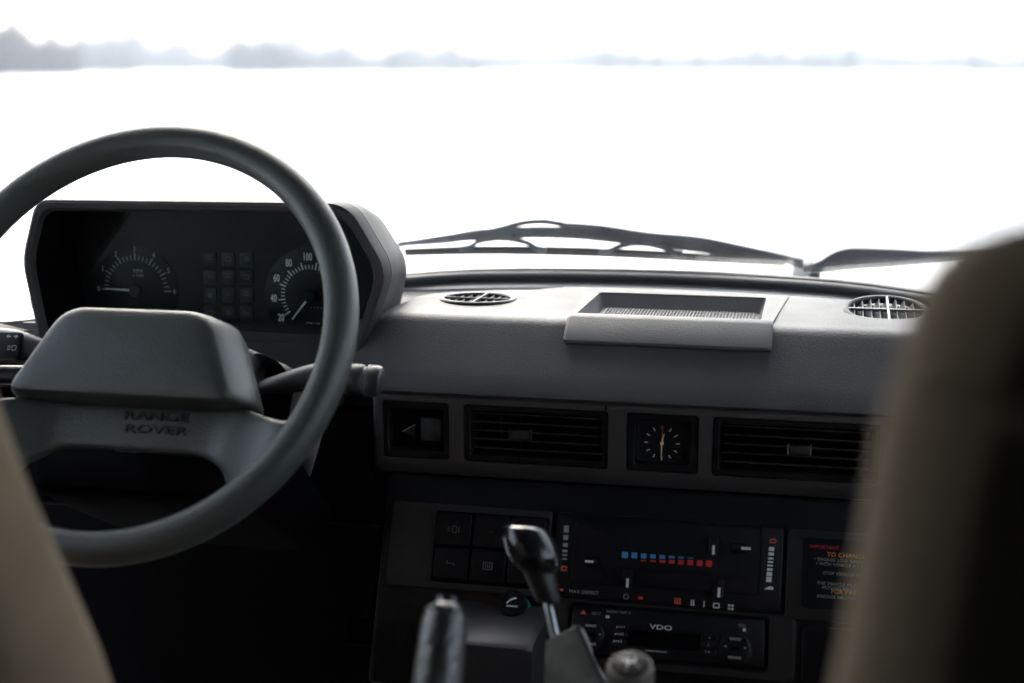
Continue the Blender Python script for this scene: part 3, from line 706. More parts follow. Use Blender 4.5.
# indicator stalk (left)
ist = thing('indicator_stalk', 'flat black column stalk with lamp symbols, left of the steering wheel', 'stalk', tuple(W.p(-.10, .0, -.1)))
pth = cr([wpx(72, 362, -.105), wpx(50, 353, -.103), wpx(25, 347, -.101), wpx(0, 344, -.1), wpx(-30, 344, -.1), wpx(-50, 346, -.1)], 5)
n = len(pth); rd = [.0065 + (.0165 - .0065) * ss(i / (n - 1) * 1.8) for i in range(n)]
bm = NB(); tube(bm, pth, rd, 20, (.55, 1.0), up=W.v); arm = fin(bm, 'stalk_arm', 'stalk', ist)
FS = Frame(W.p(0, 0, -.0905), W.n)
bm = NB(); q = [FS.px(*p) for p in ((-40, 359), (17, 358), (22, 332), (-40, 333))]; prism(bm, FS, rnd(q, .003, 3), -.006, 0, .0006); pl_ = fin(bm, 'symbol_plate', 'gloss', ist)
bm = NB()
for (x, y, s) in ((9, 336.5, -1), (16, 336.5, 1)):
    c = Vector(FS.px(x, y)); prism(bm, FS, [tuple(c + Vector((s * .0028, 0))), tuple(c + Vector((0, s * .0022))), tuple(c + Vector((0, -s * .0022)))], .0001, .0006); box(bm, (0, 0, 0), (.0026, .0014, .0005), FS.m(c.x - s * .001, c.y, .0003))
c = Vector(FS.px(13, 348))
frame_ring(bm, FS, rrect(.0052, .0056, .0022, 4, c.x + .0012, c.y), rrect(.0038, .0042, .0016, 4, c.x + .0012, c.y), .0001, .0006, .0001)
for k in (-1, 0, 1): box(bm, (0, 0, 0), (.0034, .0006, .0005), FS.m(c.x - .0042, c.y + k * .0018, .0003))
fin(bm, 'symbols', 'dimwhite', pl_, smooth=False)
lst = thing('light_switch', 'second black column stalk below the indicator stalk', 'stalk', tuple(W.p(-.10, -.03, -.12)))
bm = NB(); tube(bm, cr([wpx(60, 382, -.12), wpx(35, 376, -.12), wpx(0, 375, -.12), wpx(-40, 376, -.12)], 5), [.006 + .004 * min(1, i / 6) for i in range(16)], 16, (.7, 1), up=W.v); fin(bm, 'stalk_arm', 'black', lst)
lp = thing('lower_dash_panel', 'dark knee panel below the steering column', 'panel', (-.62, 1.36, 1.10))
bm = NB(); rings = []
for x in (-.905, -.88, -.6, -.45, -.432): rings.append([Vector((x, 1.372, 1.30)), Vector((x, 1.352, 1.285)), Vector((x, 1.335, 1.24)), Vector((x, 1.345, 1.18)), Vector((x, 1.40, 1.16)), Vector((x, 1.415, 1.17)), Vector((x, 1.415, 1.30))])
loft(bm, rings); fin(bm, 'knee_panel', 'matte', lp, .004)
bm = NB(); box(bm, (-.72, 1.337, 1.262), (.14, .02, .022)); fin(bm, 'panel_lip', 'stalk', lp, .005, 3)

# ================================================================== CENTRE CONSOLE
T24 = R(24); CP = Frame((0, 1.33, 1.235), (0, -math.cos(T24), math.sin(T24)))
cons = thing('centre_console', 'dark grey centre console housing below the dashboard fascia', 'console', (-.19, 1.3, 1.08))
bm = NB(); prism(bm, CP, rnd([(-.412, -.20), (.30, -.20), (.30, .008), (-.412, .008)], .008, 4), -.07, -.004, .003); body = fin(bm, 'housing', 'black', cons)
# surround of the radio: rounded frame
q0 = CP.px(572, 600); 
ro = rrect(.2360, .064, .010, 5, -.1185, -.1355); ri = rrect(.1850, .0470, .004, 5, -.1205, -.1320)
bm = NB(); frame_ring(bm, CP, ro, ri, -.008, .0035, .003); fin(bm, 'radio_surround', 'ctrim', cons)
bm = NB(); prism(bm, CP, rrect(.28, .060, .006, 4, .145, -.142), -.006, .002, .002); fin(bm, 'glovebox_edge', 'black', cons)
# sloping ledge below the switches
bm = NB(); rings = []
l0, l1 = at(470, 650, 1.17), at(560, 655, 1.17)
for x in (-.335, -.330, -.242, -.236):
    e = .003 if x in (-.335, -.236) else 0
    rings.append([Vector((x, 1.292, 1.130 - e)), Vector((x, 1.20 + e, 1.128 - e)), Vector((x, 1.195 + e, 1.124 - e)), Vector((x, 1.193, 1.05)), Vector((x, 1.30, 1.05))])
loft(bm, rings); fin(bm, 'ledge', 'trim', cons)
# switch panel
swp = thing('switch_panel', 'dark plate of six square push switches, left of the heater controls', 'switch panel', tuple(CP.p(-.32, -.10)))
bm = NB(); prism(bm, CP, rnd([(-.402, -.104), (-.240, -.1045), (-.240, -.021), (-.402, -.0205)], .003, 3), -.004, .002, .001); spl = fin(bm, 'switch_plate', 'strim', swp)
bm = NB(); prism(bm, CP, rrect(.1135, .0700, .003, 3, -.2990, -.0625), .0015, .0026, .0004); fin(bm, 'switch_bed', 'matte', spl)
for r_ in range(2):
    for c_ in range(3):
        a, b = -.3365 + .0375 * c_, -.0455 - .0335 * r_
        bm = NB(); prism(bm, CP, rrect(.0350, .0310, .003, 3, a, b), .0022, .0070, .0014); sw = fin(bm, 'push_switch', 'black' if not (r_ == 0 and c_ == 1) else 'black', swp)
        bm = NB(); F2 = Frame(CP.p(0, 0, .0071), CP.n)
        if (r_, c_) == (0, 0):
            frame_ring(bm, F2, rrect(.005, .0075, .0022, 4, a + .001, b), rrect(.0036, .006, .0016, 4, a + .001, b), 0, .0005, .0001)
            for k in (-1, 0, 1): box(bm, (0, 0, 0), (.003, .0006, .0005), F2.m(a - .0046, b + k * .002, .0003))
            box(bm, (0, 0, 0), (.0006, .007, .0005), F2.m(a + .0055, b, .0003))
        elif (r_, c_) == (1, 0): box(bm, (0, 0, 0), (.008, .0007, .0005), F2.m(a, b, .0003)); box(bm, (0, 0, 0), (.0007, .003, .0005), F2.m(a - .0035, b + .0015, .0003)); box(bm, (0, 0, 0), (.0007, .003, .0005), F2.m(a + .0035, b - .001, .0003))
        elif (r_, c_) == (1, 1):
            frame_ring(bm, F2, rrect(.0095, .0075, .001, 3, a, b), rrect(.008, .006, .001, 3, a, b), 0, .0005, .0001)
            for k in (-1, 0, 1): box(bm, (0, 0, 0), (.0007, .004, .0005), F2.m(a + k * .002, b, .0003))
        else: box(bm, (0, 0, 0), (.006, .0006, .0005), F2.m(a, b, .0003))
        fin(bm, 'switch_symbol', 'faint' if c_ == 2 or (r_, c_) == (0, 1) else 'symbol', sw, smooth=False)
# heater control panel
ht = thing('heater_panel', 'black heater control panel with slider marks and a blue to red temperature scale', 'heater controls', tuple(CP.p(-.125, -.10)))
bm = NB(); prism(bm, CP, rrect(.2180, .0800, .004, 4, -.1250, -.0610), -.004, .003, .0015); hp = fin(bm, 'heater_plate', 'gloss', ht)
bm = NB(); frame_ring(bm, CP, rrect(.181, .0645, .003, 4, -.1260, -.0555), rrect(.1790, .0625, .003, 4, -.1260, -.0555), .002, .0042, .0003); fin(bm, 'panel_outline', 'black', hp)
H = Frame(CP.p(0, 0, .0031), CP.n)
def hb(bm, x, y, w_, h_): a, b = H.px(x, y); box(bm, (0, 0, 0), (w_, h_, .0005), H.m(a, b, .0002))
P_ = .00096
bm = NB()
for y, h_ in ((529, 7), (537.5, 5), (545, 4), (551, 2.5), (555, 2), (559, 1.6)): hb(bm, 566.3 - (y - 529) * .06, y, 5 * P_, h_ * P_)
fin(bm, 'fan_scale', 'dimwhite', ht, smooth=False)
bm = NB()
for y, h_ in ((549, 4), (554, 3), (558.5, 1.8), (562, 1.6), (565.5, 1.6), (569.5, 2.4), (574, 4), (579.5, 5)): hb(bm, 771.6 - (y - 549) * .09, y, 5.2 * P_, h_ * P_)
a, b = H.px(768.5, 588.5)
prism(bm, H, rnd([(a - .0045, b - .001), (a + .0045, b - .001), (a + .0045, b + .0014), (a + .001, b + .0022), (a - .002, b + .0005)], .0004, 2), 0, .0005)
fin(bm, 'air_scale', 'white', ht, smooth=False)
bm = NB(); a, b = H.px(564, 568.5); frame_ring(bm, H, rrect(.0058, .0050, .001, 3, a, b), rrect(.0032, .0024, .0006, 3, a, b), 0, .0005, .0001); fin(bm, 'fan_off_symbol', 'redo', ht, smooth=False)
bm = NB(); a, b = H.px(773, 541); frame_ring(bm, H, rrect(.006, .004, .001, 3, a, b), rrect(.0044, .0020, .0006, 3, a, b), 0, .0005, .0001)
fin(bm, 'screen_symbol', 'redo', ht, smooth=False)
nbl = [(6.4, 0), (5.6, 0), (5, 1), (4.2, 2), (3.6, 2.8), (2.4, 3.6), (1.6, 4.4), (.8, 5.2), (0, 5.8), (0, 6.4)]
bb, rb_ = NB(), NB()
for i, (bh, rh) in enumerate(nbl):
    x = 625 + 84 * i / 9; yt, yb = 552 + 7.4 * i / 9, 558.5 + 7.4 * i / 9
    wpx_ = (6.2 if i in (0, 9) else 5.6) * P_
    if bh: hb(bb, x, yt + bh / 2 - .2, wpx_, bh * P_)
    if rh: hb(rb_, x, yb - rh / 2 + 1.0, wpx_, rh * P_)
fin(bb, 'cold_scale', 'blue', ht, smooth=False); fin(rb_, 'hot_scale', 'red', ht, smooth=False)
# sliders: dark finger knobs with a white bar
for (x, y, w_, h_, bx, by, bw, bh) in ((714, 546, 9, 16, 713.5, 550, 2.6, 9), (628, 579, 10, 16, 627.5, 583, 2.6, 9), (719, 588, 9, 17, 719, 592.5, 2.8, 9.5), (740, 548, 15, 8, 746, 548.5, 9.5, 2.6), (592, 561.5, 14, 7, 589.3, 561.5, 8.5, 2.4)):
    a, b = H.px(x, y); bm = NB(); prism(bm, H, rrect(w_ * P_, h_ * P_, .001, 2, a, b), 0, .006, .0008); sl = fin(bm, 'slider_knob', 'black', ht)
    F3 = Frame(H.p(0, 0, .006), H.n); a, b = F3.px(bx, by); bm = NB(); box(bm, (0, 0, 0), (bw * P_, bh * P_, .0006), F3.m(a, b, .0003)); fin(bm, 'slider_mark', 'white', sl, smooth=False)
bm = NB()
for (x0, y0, x1, y1) in ((585, 546, 738, 560), (612, 586, 736, 594)):
    a, b = H.px((x0 + x1) / 2, (y0 + y1) / 2); 
a, b = H.px(676, 572); box(bm, (0, 0, 0), (.118, .0020, .0006), H.m(a, b, .0001) @ Matrix.Rotation(0, 4, 'Z')); a, b = H.px(729, 571); box(bm, (0, 0, 0), (.0006, .009, .0006), H.m(a, b, .0003)); fin(bm, 'slider_slot', 'black', ht, smooth=False)
def ht_text(s, x, y, sz, m, **k): a, b = H.px(x, y); return text(k.pop('name', 'panel_text'), s, H, a, b, .0002, sz, m, ht, **k)
ht_text('MAX DEMIST', 584, 592.3, .0046, 'dimwhite', name='demist_text', sx=1.05); 
bm = NB(); hb(bm, 561.5, 589.8, .0036, .0020); fin(bm, 'demist_mark', 'redo', ht, smooth=False)
tl = [ht_text('III', 677.5, 601.5, .0080, 'redo', name='fan_red', sx=1.1, bold=.0002)]
tl2 = [ht_text('II', 692.5, 603.2, .0078, 'white', name='fan_text', bold=.0002), ht_text('I', 704, 604.4, .0078, 'white', name='fan_text', bold=.0002)]
bm = NB(); a, b = H.px(716.3, 605.6); frame_ring(bm, H, rrect(.0062, .0050, .0012, 3, a, b), rrect(.0042, .0030, .0008, 3, a, b), 0, .0005, .0001)
a, b = H.px(730.8, 607.2)
for k in range(4): box(bm, (0, 0, 0), (.0022, .0020, .0005), H.m(a + .0014 * (1 if k % 2 else -1) * 1.1, b + .0014 * (1 if k // 2 else -1) * 1.1, .0003))
tl2.append(fin(bm, 'fan_text', 'white', ht, smooth=False)); tl2
bm = NB(); a, b = H.px(626, 596.5); frame_ring(bm, H, rrect(.0052, .0052, .0026, 4, a, b), rrect(.0038, .0038, .0019, 4, a, b), 0, .0005, .0001); fin(bm, 'off_symbol', 'dimwhite', ht, smooth=False)
bm = NB(); a, b = H.px(640.5, 598); box(bm, (0, 0, 0), (.0045, .003, .0005), H.m(a, b, .0002)); fin(bm, 'air_symbol', 'red', ht, smooth=False)
# radio
rad_ = thing('car_radio', 'black car radio with round keypads, slotted below the heater controls', 'radio', tuple(CP.p(-.12, -.155)))
bm = NB(); prism(bm, CP, rrect(.1830, .0450, .004, 4, -.1205, -.1320), -.05, .0075, .002); rf = fin(bm, 'radio_face', 'gloss', rad_)
RD = Frame(CP.p(0, 0, .0076), CP.n)
def rpx(x, y): return RD.px(x, y)
def rt(s, x, y, sz, m, nm='radio_text', **k): a, b = rpx(x, y); return text(nm, s, RD, a, b, .0002, sz, m, rad_, **k)
a, b = rpx(661, 640); bm = NB(); prism(bm, RD, rrect(.074, .0150, .001, 3, a, b), 0, .0008, .0003); dsp = fin(bm, 'display_window', 'matte', rad_)
rt('VDO', 661, 627.6, .0062, 'white', 'maker_mark', sx=1.55, bold=.0001)
bm = NB(); a, b = rpx(656, 651.3); box(bm, (0, 0, 0), (.0205, .0013, .0005), RD.m(a, b, .0002)); fin(bm, 'release_bar', 'dimwhite', rad_, smooth=False)
for (x, y, r_) in ((591, 635, .0125), (735.3, 648.5, .0145)):
    a, b = rpx(x, y); bm = NB(); lathe(bm, RD, [(r_ + .0015, 0), (r_ + .0015, .001), (r_, .0014), (r_, .0030), (r_ - .0012, .0040), (r_ - .004, .0042)], 36, a, b); kp = fin(bm, 'round_keypad', 'black', rad_)
    bm = NB(); F4 = Frame(RD.p(0, 0, .0042), RD.n); box(bm, (0, 0, 0), (.0075, .0035, .0012), F4.m(a, b, 0)); 
    for sx_, sy_ in ((.55, .55), (-.55, .55), (.55, -.55), (-.55, -.55)): box(bm, (0, 0, 0), (.0005, r_ * .7, .0005), F4.m(a + sx_ * r_ * .8, b + sy_ * r_ * .8, -.0002) @ Matrix.Rotation(R(-45 if sx_ * sy_ > 0 else 45), 4, 'Z'))
    fin(bm, 'key_divider', 'matte', kp, smooth=False)
    tl = [text('key_text', s, F4, a + da, b + db, .0003, sz, 'white', kp) for s, da, db, sz in (('BAND', 0, .0085, .0036), ('<', -.009, .001, .0050), ('>', .009, .001, .0050), ('SOUND', 0, -.0085, .0034))]
    tl
for i, (x, y) in enumerate(((621, 627), (619.5, 634), (618, 641), (709.5, 638), (708.5, 645), (707.5, 652))):
    a, b = rpx(x, y); bm = NB(); prism(bm, RD, rrect(.0155, .0054, .0012, 3, a, b), 0, .0022, .0008); ky_ = fin(bm, 'preset_key', 'black', rad_)
    F4 = Frame(RD.p(0, 0, .0022), RD.n); text('key_text', ('pre1', 'pre2', 'pre3', '4', '5', 'TA')[i], F4, a, b, .0003, .0034, 'white' if i < 3 else 'dimwhite', ky_, sx=1.3)
[rt('EJECT', 596.5, 613.6, .0033, 'dimwhite'), rt('RADIO TEXT II', 618.5, 612.4, .0034, 'dimwhite'), rt('RDS', 742.2, 625.6, .0036, 'dimwhite')]
bm = NB()
for (x, y, w_, h_) in ((607.6, 616.8, .0036, .0026), (744.3, 629.8, .0026, .0030)): a, b = rpx(x, y); box(bm, (0, 0, 0), (w_, h_, .0005), RD.m(a, b, .0002))
fin(bm, 'indicator_mark', 'white', rad_, smooth=False)
bm = NB(); a, b = rpx(583.5, 612); prism(bm, RD, [(a - .003, b - .002), (a + .003, b - .002), (a, b + .002)], 0, .0005); fin(bm, 'hazard_mark', 'redo', rad_, smooth=False)
# caution placard
cpl = thing('caution_placard', 'black caution placard with orange and white print, beside the right seat', 'placard', tuple(CP.p(.05, -.10)))
bm = NB(); prism(bm, CP, rrect(.150, .084, .006, 4, .063, -.065), -.004, .003, .002); cp_ = fin(bm, 'placard_frame', 'ctrim', cpl)
bm = NB(); prism(bm, CP, rrect(.130, .066, .005, 4, .068, -.0625), .002, .0038, .0006); fin(bm, 'placard_plate', 'gloss', cpl)
G = Frame(CP.p(0, 0, .0039), CP.n)
def gt(s, x, y, sz, m, nm): a, b = G.px(x, y); return text(nm, s, G, a, b, .0002, sz, m, cpl, align='LEFT')
gt('IMPORTANT', 810, 546.5, .0046, 'red', 'placard_heading')
[gt('TO CHANGE GEAR', 827, 554.5, .0058, 'orange', 'orange_text'), gt('FOR PARKING', 831, 591.5, .0056, 'orange', 'orange_text')]
[gt('\u2022 ENGAGE LOW RANGE ONLY', 814, 558.8, .0042, 'dimwhite', 'white_text'), gt('\u2022 WITH VEHICLE AT REST', 816, 563.5, .0042, 'dimwhite', 'white_text'), gt('STOP VEHICLE AND', 823, 573, .0042, 'dimwhite', 'white_text'), gt('THE VEHICLE MUST BE', 817, 583, .0042, 'dimwhite', 'white_text'), gt('MOVING BELOW', 822, 587.5, .0042, 'dimwhite', 'white_text'), gt('ENGAGE NEUTRAL GEAR', 817, 596, .0042, 'dimwhite', 'white_text')]
# cigarette lighter
LT = Frame(CP.p(-.269, -.119, -.006), (0, -.80, .60))
cl_ = thing('cigarette_lighter', 'round black cigarette lighter in a teal ring, under the switches', 'lighter', tuple(LT.o))
bm = NB(); lathe(bm, LT, [(.0150, -.01), (.0150, .006), (.0138, .008), (.0128, .008), (.0128, .004)], 36); fin(bm, 'socket_ring', 'teal', cl_)  # the ring's green glow given as plain teal colour
bm = NB(); lathe(bm, LT, [(.0125, -.005), (.0125, .018), (.0135, .019), (.0135, .026), (.0125, .028), (.009, .0275)], 36); kb = fin(bm, 'lighter_knob', 'black', cl_)
L2 = Frame(LT.p(0, 0, .0279), LT.n); bm = NB()
box(bm, (0, 0, 0), (.011, .0014, .0005), L2.m(.0005, -.0035, .0002)); tube(bm, [L2.p(-.005, -.001, .0004), L2.p(-.001, .003, .0004), L2.p(.004, .0045, .0004)], .0009, 8); fin(bm, 'lighter_symbol', 'white', kb)

# ================================================================== LEVERS
def lever_frame(base, top): return Frame(base, Vector(top) - Vector(base))
kt, kb_ = at(525, 529, 1.10), at(531, 556, 1.09)
sb = at(549, 603, 1.08); rb0 = at(556, 640, 1.06); axis = (kt - sb).normalized()
gl = thing('gear_lever', 'polished black gear lever rising out of a grey leather gaiter', 'gear lever', tuple(at(585, 700, 1.03)))
K = Frame(sb, kt - sb); Lk = (kt - sb).length
bm = NB(); lathe(bm, K, [(.0095, 0), (.0105, .002), (.0125, Lk * .30), (.0132, Lk * .40), (.0165, Lk * .46), (.0205, Lk * .52)], 32); fin(bm, 'lever_sleeve', 'kbase', gl)
bm = NB(); lathe(bm, K, [(.0190, Lk * .50), (.0222, Lk * .56), (.0236, Lk * .66), (.0224, Lk * .84), (.0193, Lk * .97), (.0185, Lk * 1.0), (.0170, Lk * 1.012), (.0162, Lk * 1.005), (.0150, Lk * 1.025), (.0125, Lk * 1.04), (.005, Lk * 1.045)], 40); fin(bm, 'gear_knob', 'knob', gl)
bm = NB(); tube(bm, [sb + axis * .01, rb0, at(566, 690, 1.05)], .0042, 14); fin(bm, 'steel_rod', 'steel', gl)
g0 = at(563, 632, 1.045)
top_q = [at(545, 641, 1.035), at(578, 626, 1.035), at(583, 630, 1.075), at(552, 640, 1.075)]
bot_q = [at(545, 740, 1.02), at(628, 735, 1.02), at(624, 720, 1.11), at(550, 730, 1.11)]
bm = NB(); rings = []
for i in range(13):
    f = i / 12; rg = []
    for k in range(4):
        a0_, a1_ = bot_q[k].lerp(top_q[k], f), bot_q[(k + 1) % 4].lerp(top_q[(k + 1) % 4], f)
        for j in range(5):
            p = a0_.lerp(a1_, j / 5); p = p + Vector((.0012 * math.sin(9 * f + 2.1 * k + j), .0014 * math.sin(13 * f + k * 1.3 + j * 1.7), 0)); rg.append(p)
    rings.append(rg)
c = sum(rings[-1], Vector()) / 20
rings.append([c + (p - c) * .72 + Vector((0, 0, .001)) for p in rings[-1]]); rings.append([c + (p - c) * .3 - Vector((0, 0, .012)) for p in rings[-2]])
loft(bm, rings); fin(bm, 'leather_gaiter', 'leather', gl)
bm = NB(); tube(bm, [bot_q[1].lerp(top_q[1], i / 12) + Vector((0, -.0018, .0005)) for i in range(13)], .0016, 8); fin(bm, 'gaiter_seam', 'thread', gl)
# transfer lever
tk = at(630, 666, .97); tl_ = thing('transfer_lever', 'short taupe transfer lever knob with a black shift pattern cap', 'transfer lever', tuple(at(634, 760, .96)))
TK = Frame(tk, (0.03, -.29, .956)); TK.u = Vector((1, 0, 0)); TK.v = TK.n.cross(TK.u).normalized()
bm = NB(); lathe(bm, TK, [(.010, -.075), (.0125, -.06), (.0165, -.035), (.0178, -.018), (.0180, -.006), (.0172, -.001), (.0155, .0012), (.0145, .0012), (.0140, -.0005)], 40); fin(bm, 'lever_knob', 'taupe', tl_)
bm = NB(); lathe(bm, TK, [(.0142, -.004), (.0142, .0010), (.0132, .0022), (.007, .0030)], 40); cap = fin(bm, 'pattern_cap', 'cap', tl_)
T2 = Frame(TK.p(0, 0, .0026), TK.n); bm = NB()
for (a, b, w_, h_) in ((-.0015, .001, .0009, .009), (-.0005, .001, .008, .0009), (.0030, .003, .0009, .005), (-.005, .0035, .003, .0012)): box(bm, (0, 0, 0), (w_, h_, .0009), T2.m(a, b, .0002))
for s, a, b in (('H', -.0015, .0075), ('N', -.0055, .0), ('L', .0015, -.0065), ('4', .0055, .0075)): pass
pt = fin(bm, 'shift_pattern', 'white', cap, smooth=False)
[text('pattern_letters', s, T2, a, b, .0005, .0034, 'dimwhite', cap) for s, a, b in (('H', -.003, .0082), ('N', -.0066, .0005), ('L', -.002, -.0072), ('R', .0060, -.003))]
# handbrake
hbk = thing('handbrake', 'black dimpled handbrake grip with its release button, in front of the gear lever', 'handbrake', tuple(at(432, 760, .78)))
h1, h0 = at(446, 608, .91), at(437, 690, .880); HB = Frame(h0, h1 - h0); LH = (h1 - h0).length
bm = NB(); lathe(bm, HB, [(.0160, -.10), (.0168, -.03), (.0170, LH * .35), (.0162, LH * .72), (.0150, LH * .88), (.0138, LH * .95)], 36); fin(bm, 'grip', 'grip', hbk)
bm = NB(); lathe(bm, HB, [(.0134, LH * .93), (.0148, LH * .945), (.0148, LH * .975), (.0130, LH * .99), (.0118, LH * .985), (.0118, LH * 1.02), (.0104, LH * 1.04), (.0080, LH * 1.035)], 36); fin(bm, 'grip_collar', 'knob', hbk)
bm = NB(); lathe(bm, HB, [(.0076, LH * .98), (.0076, LH * 1.10), (.0066, LH * 1.13), (.003, LH * 1.135)], 28); fin(bm, 'release_button', 'knob', hbk)

# pedals, deep in the shade
pd = thing('foot_pedal', 'dark foot pedal in the shaded footwell, left of the centre console', 'pedal', tuple(at(365, 632, 1.36)))
bm = NB(); box(bm, (0, 0, 0), (.045, .012, .030), Matrix.Translation(at(365, 632, 1.36)) @ Matrix.Rotation(R(-35), 4, 'X')); fin(bm, 'pedal_pad', 'matte', pd, .004)
bm = NB(); q = at(365, 632, 1.36); tube(bm, cr([q + Vector((0, .008, 0)), q + Vector((0, .05, .05)), q + Vector((0, .07, .16))]), .006, 8); fin(bm, 'pedal_arm', 'matte', pd)
# ================================================================== WIPERS
WP = Frame((0, 1.79, 0), (0, -1, 0))
def wq(x, y, d=0): a, b = WP.px(x, y); return Vector((a, 1.79 + d, b))
wip = thing('windscreen_wiper', 'long black windscreen wiper parked along the foot of the glass, with bridged blade', 'windscreen wiper', tuple(wq(800, 266)), 'windscreen wipers')
def ribbon(pts, th, wd, k=5):
    th = [q + .0022 for q in th]
    """flat bar: height th (list), depth wd"""
    n = len(pts); path = cr(pts, k); m_ = len(path); rings = []
    for i, p in enumerate(path):
        f = i / (m_ - 1) * (n - 1); j = min(int(f), n - 2); t_ = th[j] + (th[j + 1] - th[j]) * (f - j)
        rings.append([p + Vector((0, y, z)) for y, z in ((-wd / 2, -t_ / 2), (wd / 2, -t_ / 2), (wd / 2, t_ / 2), (-wd / 2, t_ / 2))])
    return rings
U = .00128
bm = NB(); loft(bm, ribbon([wq(398, 245), wq(440, 238), wq(490, 231), wq(520, 223.5), wq(540, 221.5), wq(556, 223), wq(575, 227)], [3 * U, 3 * U, 3.2 * U, 3.2 * U, 3 * U, 3 * U, 4 * U], .006)); fin(bm, 'hook_spring', 'wiper', wip, .0006, 1)
bm = NB(); loft(bm, ribbon([wq(398, 244, .004), wq(440, 240, .004), wq(475, 235, .004), wq(520, 232.5, .004), wq(570, 233, .004), wq(610, 236, .004), wq(655, 242, .004), wq(700, 248, .004), wq(740, 254, .004), wq(770, 259, .004)], [3 * U, 6 * U, 9 * U, 9.5 * U, 10 * U, 11 * U, 9 * U, 7 * U, 5 * U, 3 * U], .012)); fin(bm, 'main_bridge', 'wiper', wip, .0015, 2)
bm = NB(); loft(bm, ribbon([wq(565, 226), wq(600, 230), wq(650, 237), wq(700, 241), wq(750, 251), wq(785, 259), wq(803, 264)], [6 * U, 9 * U, 8 * U, 7 * U, 6 * U, 6 * U, 7 * U], .012)); fin(bm, 'wiper_arm', 'wiper', wip, .0015, 2)
bm = NB(); loft(bm, ribbon([wq(402, 253.5, .014), wq(480, 251.5, .014), wq(560, 252.5, .014), wq(640, 255.5, .014), wq(720, 260, .014), wq(785, 263.5, .014)], [6 * U, 7 * U, 7 * U, 7 * U, 6 * U, 5 * U], .008)); fin(bm, 'rubber_blade', 'rubber', wip, .0008, 1)
for (x0, x1, ym, yb) in ((458, 545, 241, 249.5), (598, 682, 246, 253.5), (695, 760, 254, 260)):
    xm = (x0 + x1) / 2
    bm = NB(); loft(bm, ribbon([wq(x0, yb, .010), wq(x0 + 10, yb - 1.5, .010), wq(x0 + 20, ym + 1, .008), wq(xm, ym - 3, .006), wq(x1 - 20, ym + 2, .008), wq(x1 - 10, yb - .5, .010), wq(x1, yb + 1, .010)], [4 * U, 4 * U, 3 * U, 5 * U, 3 * U, 4 * U, 4 * U], .009)); fin(bm, 'yoke', 'wiper', wip, .0008, 1)
bm = NB()
for x, y in ((453, 237.5), (604, 228), (610, 229.5), (515, 235), (640, 242)): lathe(bm, Frame(wq(x, y, -.0055), (0, -1, 0)), [(.0022, -.002), (.0022, .001), (.0014, .0018)], 12)
fin(bm, 'pivot_rivet', 'rubber', wip)
bm = NB(); lathe(bm, Frame(wq(803, 268, .01), (0, -.4, .9)), [(.014, -.03), (.014, .004), (.010, .010)], 24); fin(bm, 'spindle_cap', 'paint', wip)
w2 = thing('windscreen_wiper', 'second windscreen wiper with its broad black arm head, running behind the right seat', 'windscreen wiper', tuple(wq(815, 268)), 'windscreen wipers')
bm = NB(); loft(bm, ribbon([wq(803, 268.5), wq(818, 266.5), wq(833, 261.5), wq(850, 258.5), wq(890, 257.5), wq(925, 257), wq(960, 256), wq(1010, 256), wq(1080, 258)], [3 * U, 9 * U, 17 * U, 19 * U, 15 * U, 10 * U, 7 * U, 6 * U, 5 * U], .016)); fin(bm, 'wiper_arm', 'wiper', w2, .002, 2)
bm = NB(); lathe(bm, Frame(wq(812, 274, .01), (0, -.4, .9)), [(.010, -.03), (.010, .000), (.007, .004)], 24); fin(bm, 'spindle_cap', 'rubber', w2)
bm = NB(); loft(bm, ribbon([wq(960, 268, .014), wq(1020, 268, .014), wq(1120, 270, .014), wq(1250, 276, .014)], [6 * U, 6 * U, 6 * U, 5 * U], .008)); fin(bm, 'rubber_blade', 'rubber', w2, .0008, 1)

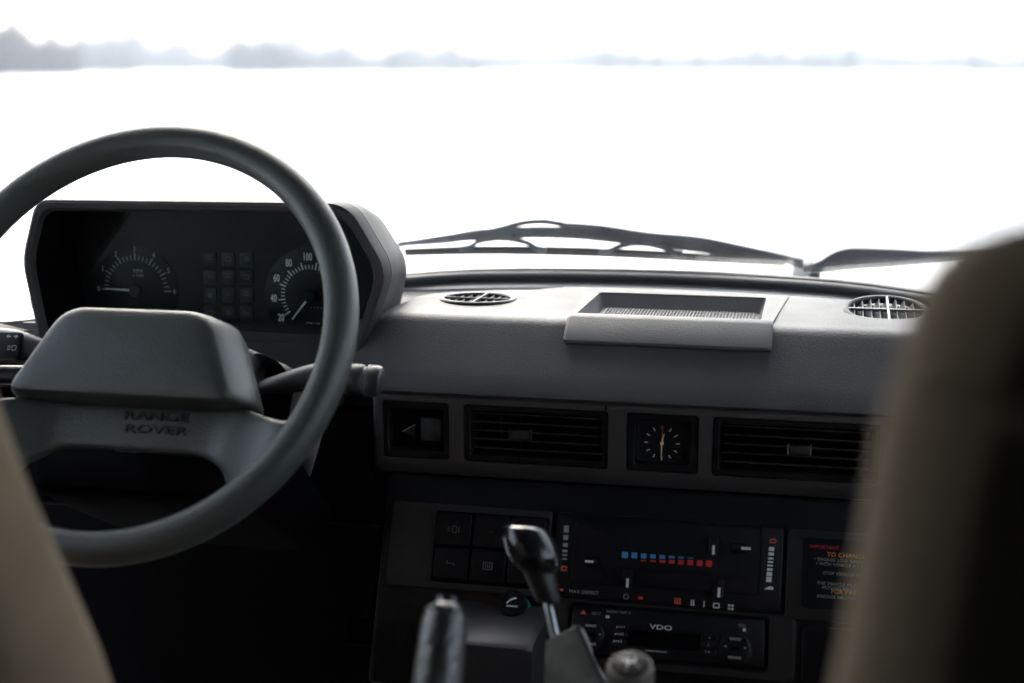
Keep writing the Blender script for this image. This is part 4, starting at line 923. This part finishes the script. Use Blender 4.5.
# ================================================================== SEATS
def make_seat(name, label, loc):
    t_ = thing(name, label, 'car seat', loc, 'front seats')
    L = Vector(loc)
    def sec(z, hw, th, lean=0.):
        y0 = -.27 * (z - .6) + lean; out = []
        for k in range(48):
            b = 2 * math.pi * k / 48; c, s = math.cos(b), math.sin(b)
            x = hw * math.copysign(abs(c) ** .36, c); y = th / 2 * math.copysign(abs(s) ** .62, s)
            y -= .012 * (1 - (x / hw) ** 2) * (1 if s < 0 else -1.2)
            out.append(L + Vector((x, y0 + y, z)))
        return out
    bm = NB()
    pr = [(.20, .18, .09), (.21, .235, .14), (.26, .25, .16), (.42, .262, .15), (.605, .246, .14), (.66, .236, .135), (.70, .228, .130), (.73, .2245, .126), (.78, .220, .118), (.812, .217, .112), (.826, .2145, .106), (.833, .2125, .102), (.8355, .210, .097)]
    loft(bm, [sec(*p) for p in pr]); br = fin(bm, 'backrest', 'seat', t_)
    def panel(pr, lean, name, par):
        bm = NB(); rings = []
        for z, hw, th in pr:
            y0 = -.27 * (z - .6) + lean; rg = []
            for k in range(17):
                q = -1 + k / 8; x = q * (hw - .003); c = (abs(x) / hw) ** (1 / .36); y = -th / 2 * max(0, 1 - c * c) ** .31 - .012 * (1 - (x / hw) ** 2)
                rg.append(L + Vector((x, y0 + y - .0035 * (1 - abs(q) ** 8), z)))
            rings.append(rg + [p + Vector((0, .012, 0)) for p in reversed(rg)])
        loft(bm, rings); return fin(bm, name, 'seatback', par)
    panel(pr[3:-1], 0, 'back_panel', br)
    bm = NB()
    pr = [(.836, .209, .094), (.838, .2115, .098), (.846, .2105, .098), (.858, .2075, .097), (.869, .203, .094), (.876, .196, .088), (.882, .183, .076), (.886, .155, .055)]
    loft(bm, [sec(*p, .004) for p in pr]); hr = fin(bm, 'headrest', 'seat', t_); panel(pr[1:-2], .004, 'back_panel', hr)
    bm = NB()
    loft(bm, [[L + Vector((.25 * s_ * math.copysign(abs(math.cos(2 * math.pi * k / 40)) ** .35, math.cos(2 * math.pi * k / 40)), .22 + .25 * s_ * math.copysign(abs(math.sin(2 * math.pi * k / 40)) ** .35, math.sin(2 * math.pi * k / 40)), z)) for k in range(40)] for z, s_ in ((.20, .95), (.22, 1), (.33, 1), (.36, .97), (.375, .9))])
    fin(bm, 'seat_cushion', 'seat', t_)
    bm = NB(); box(bm, L + Vector((0, .3, .10)), (.40, .5, .199)); fin(bm, 'seat_base', 'black', t_, .01)
    return t_
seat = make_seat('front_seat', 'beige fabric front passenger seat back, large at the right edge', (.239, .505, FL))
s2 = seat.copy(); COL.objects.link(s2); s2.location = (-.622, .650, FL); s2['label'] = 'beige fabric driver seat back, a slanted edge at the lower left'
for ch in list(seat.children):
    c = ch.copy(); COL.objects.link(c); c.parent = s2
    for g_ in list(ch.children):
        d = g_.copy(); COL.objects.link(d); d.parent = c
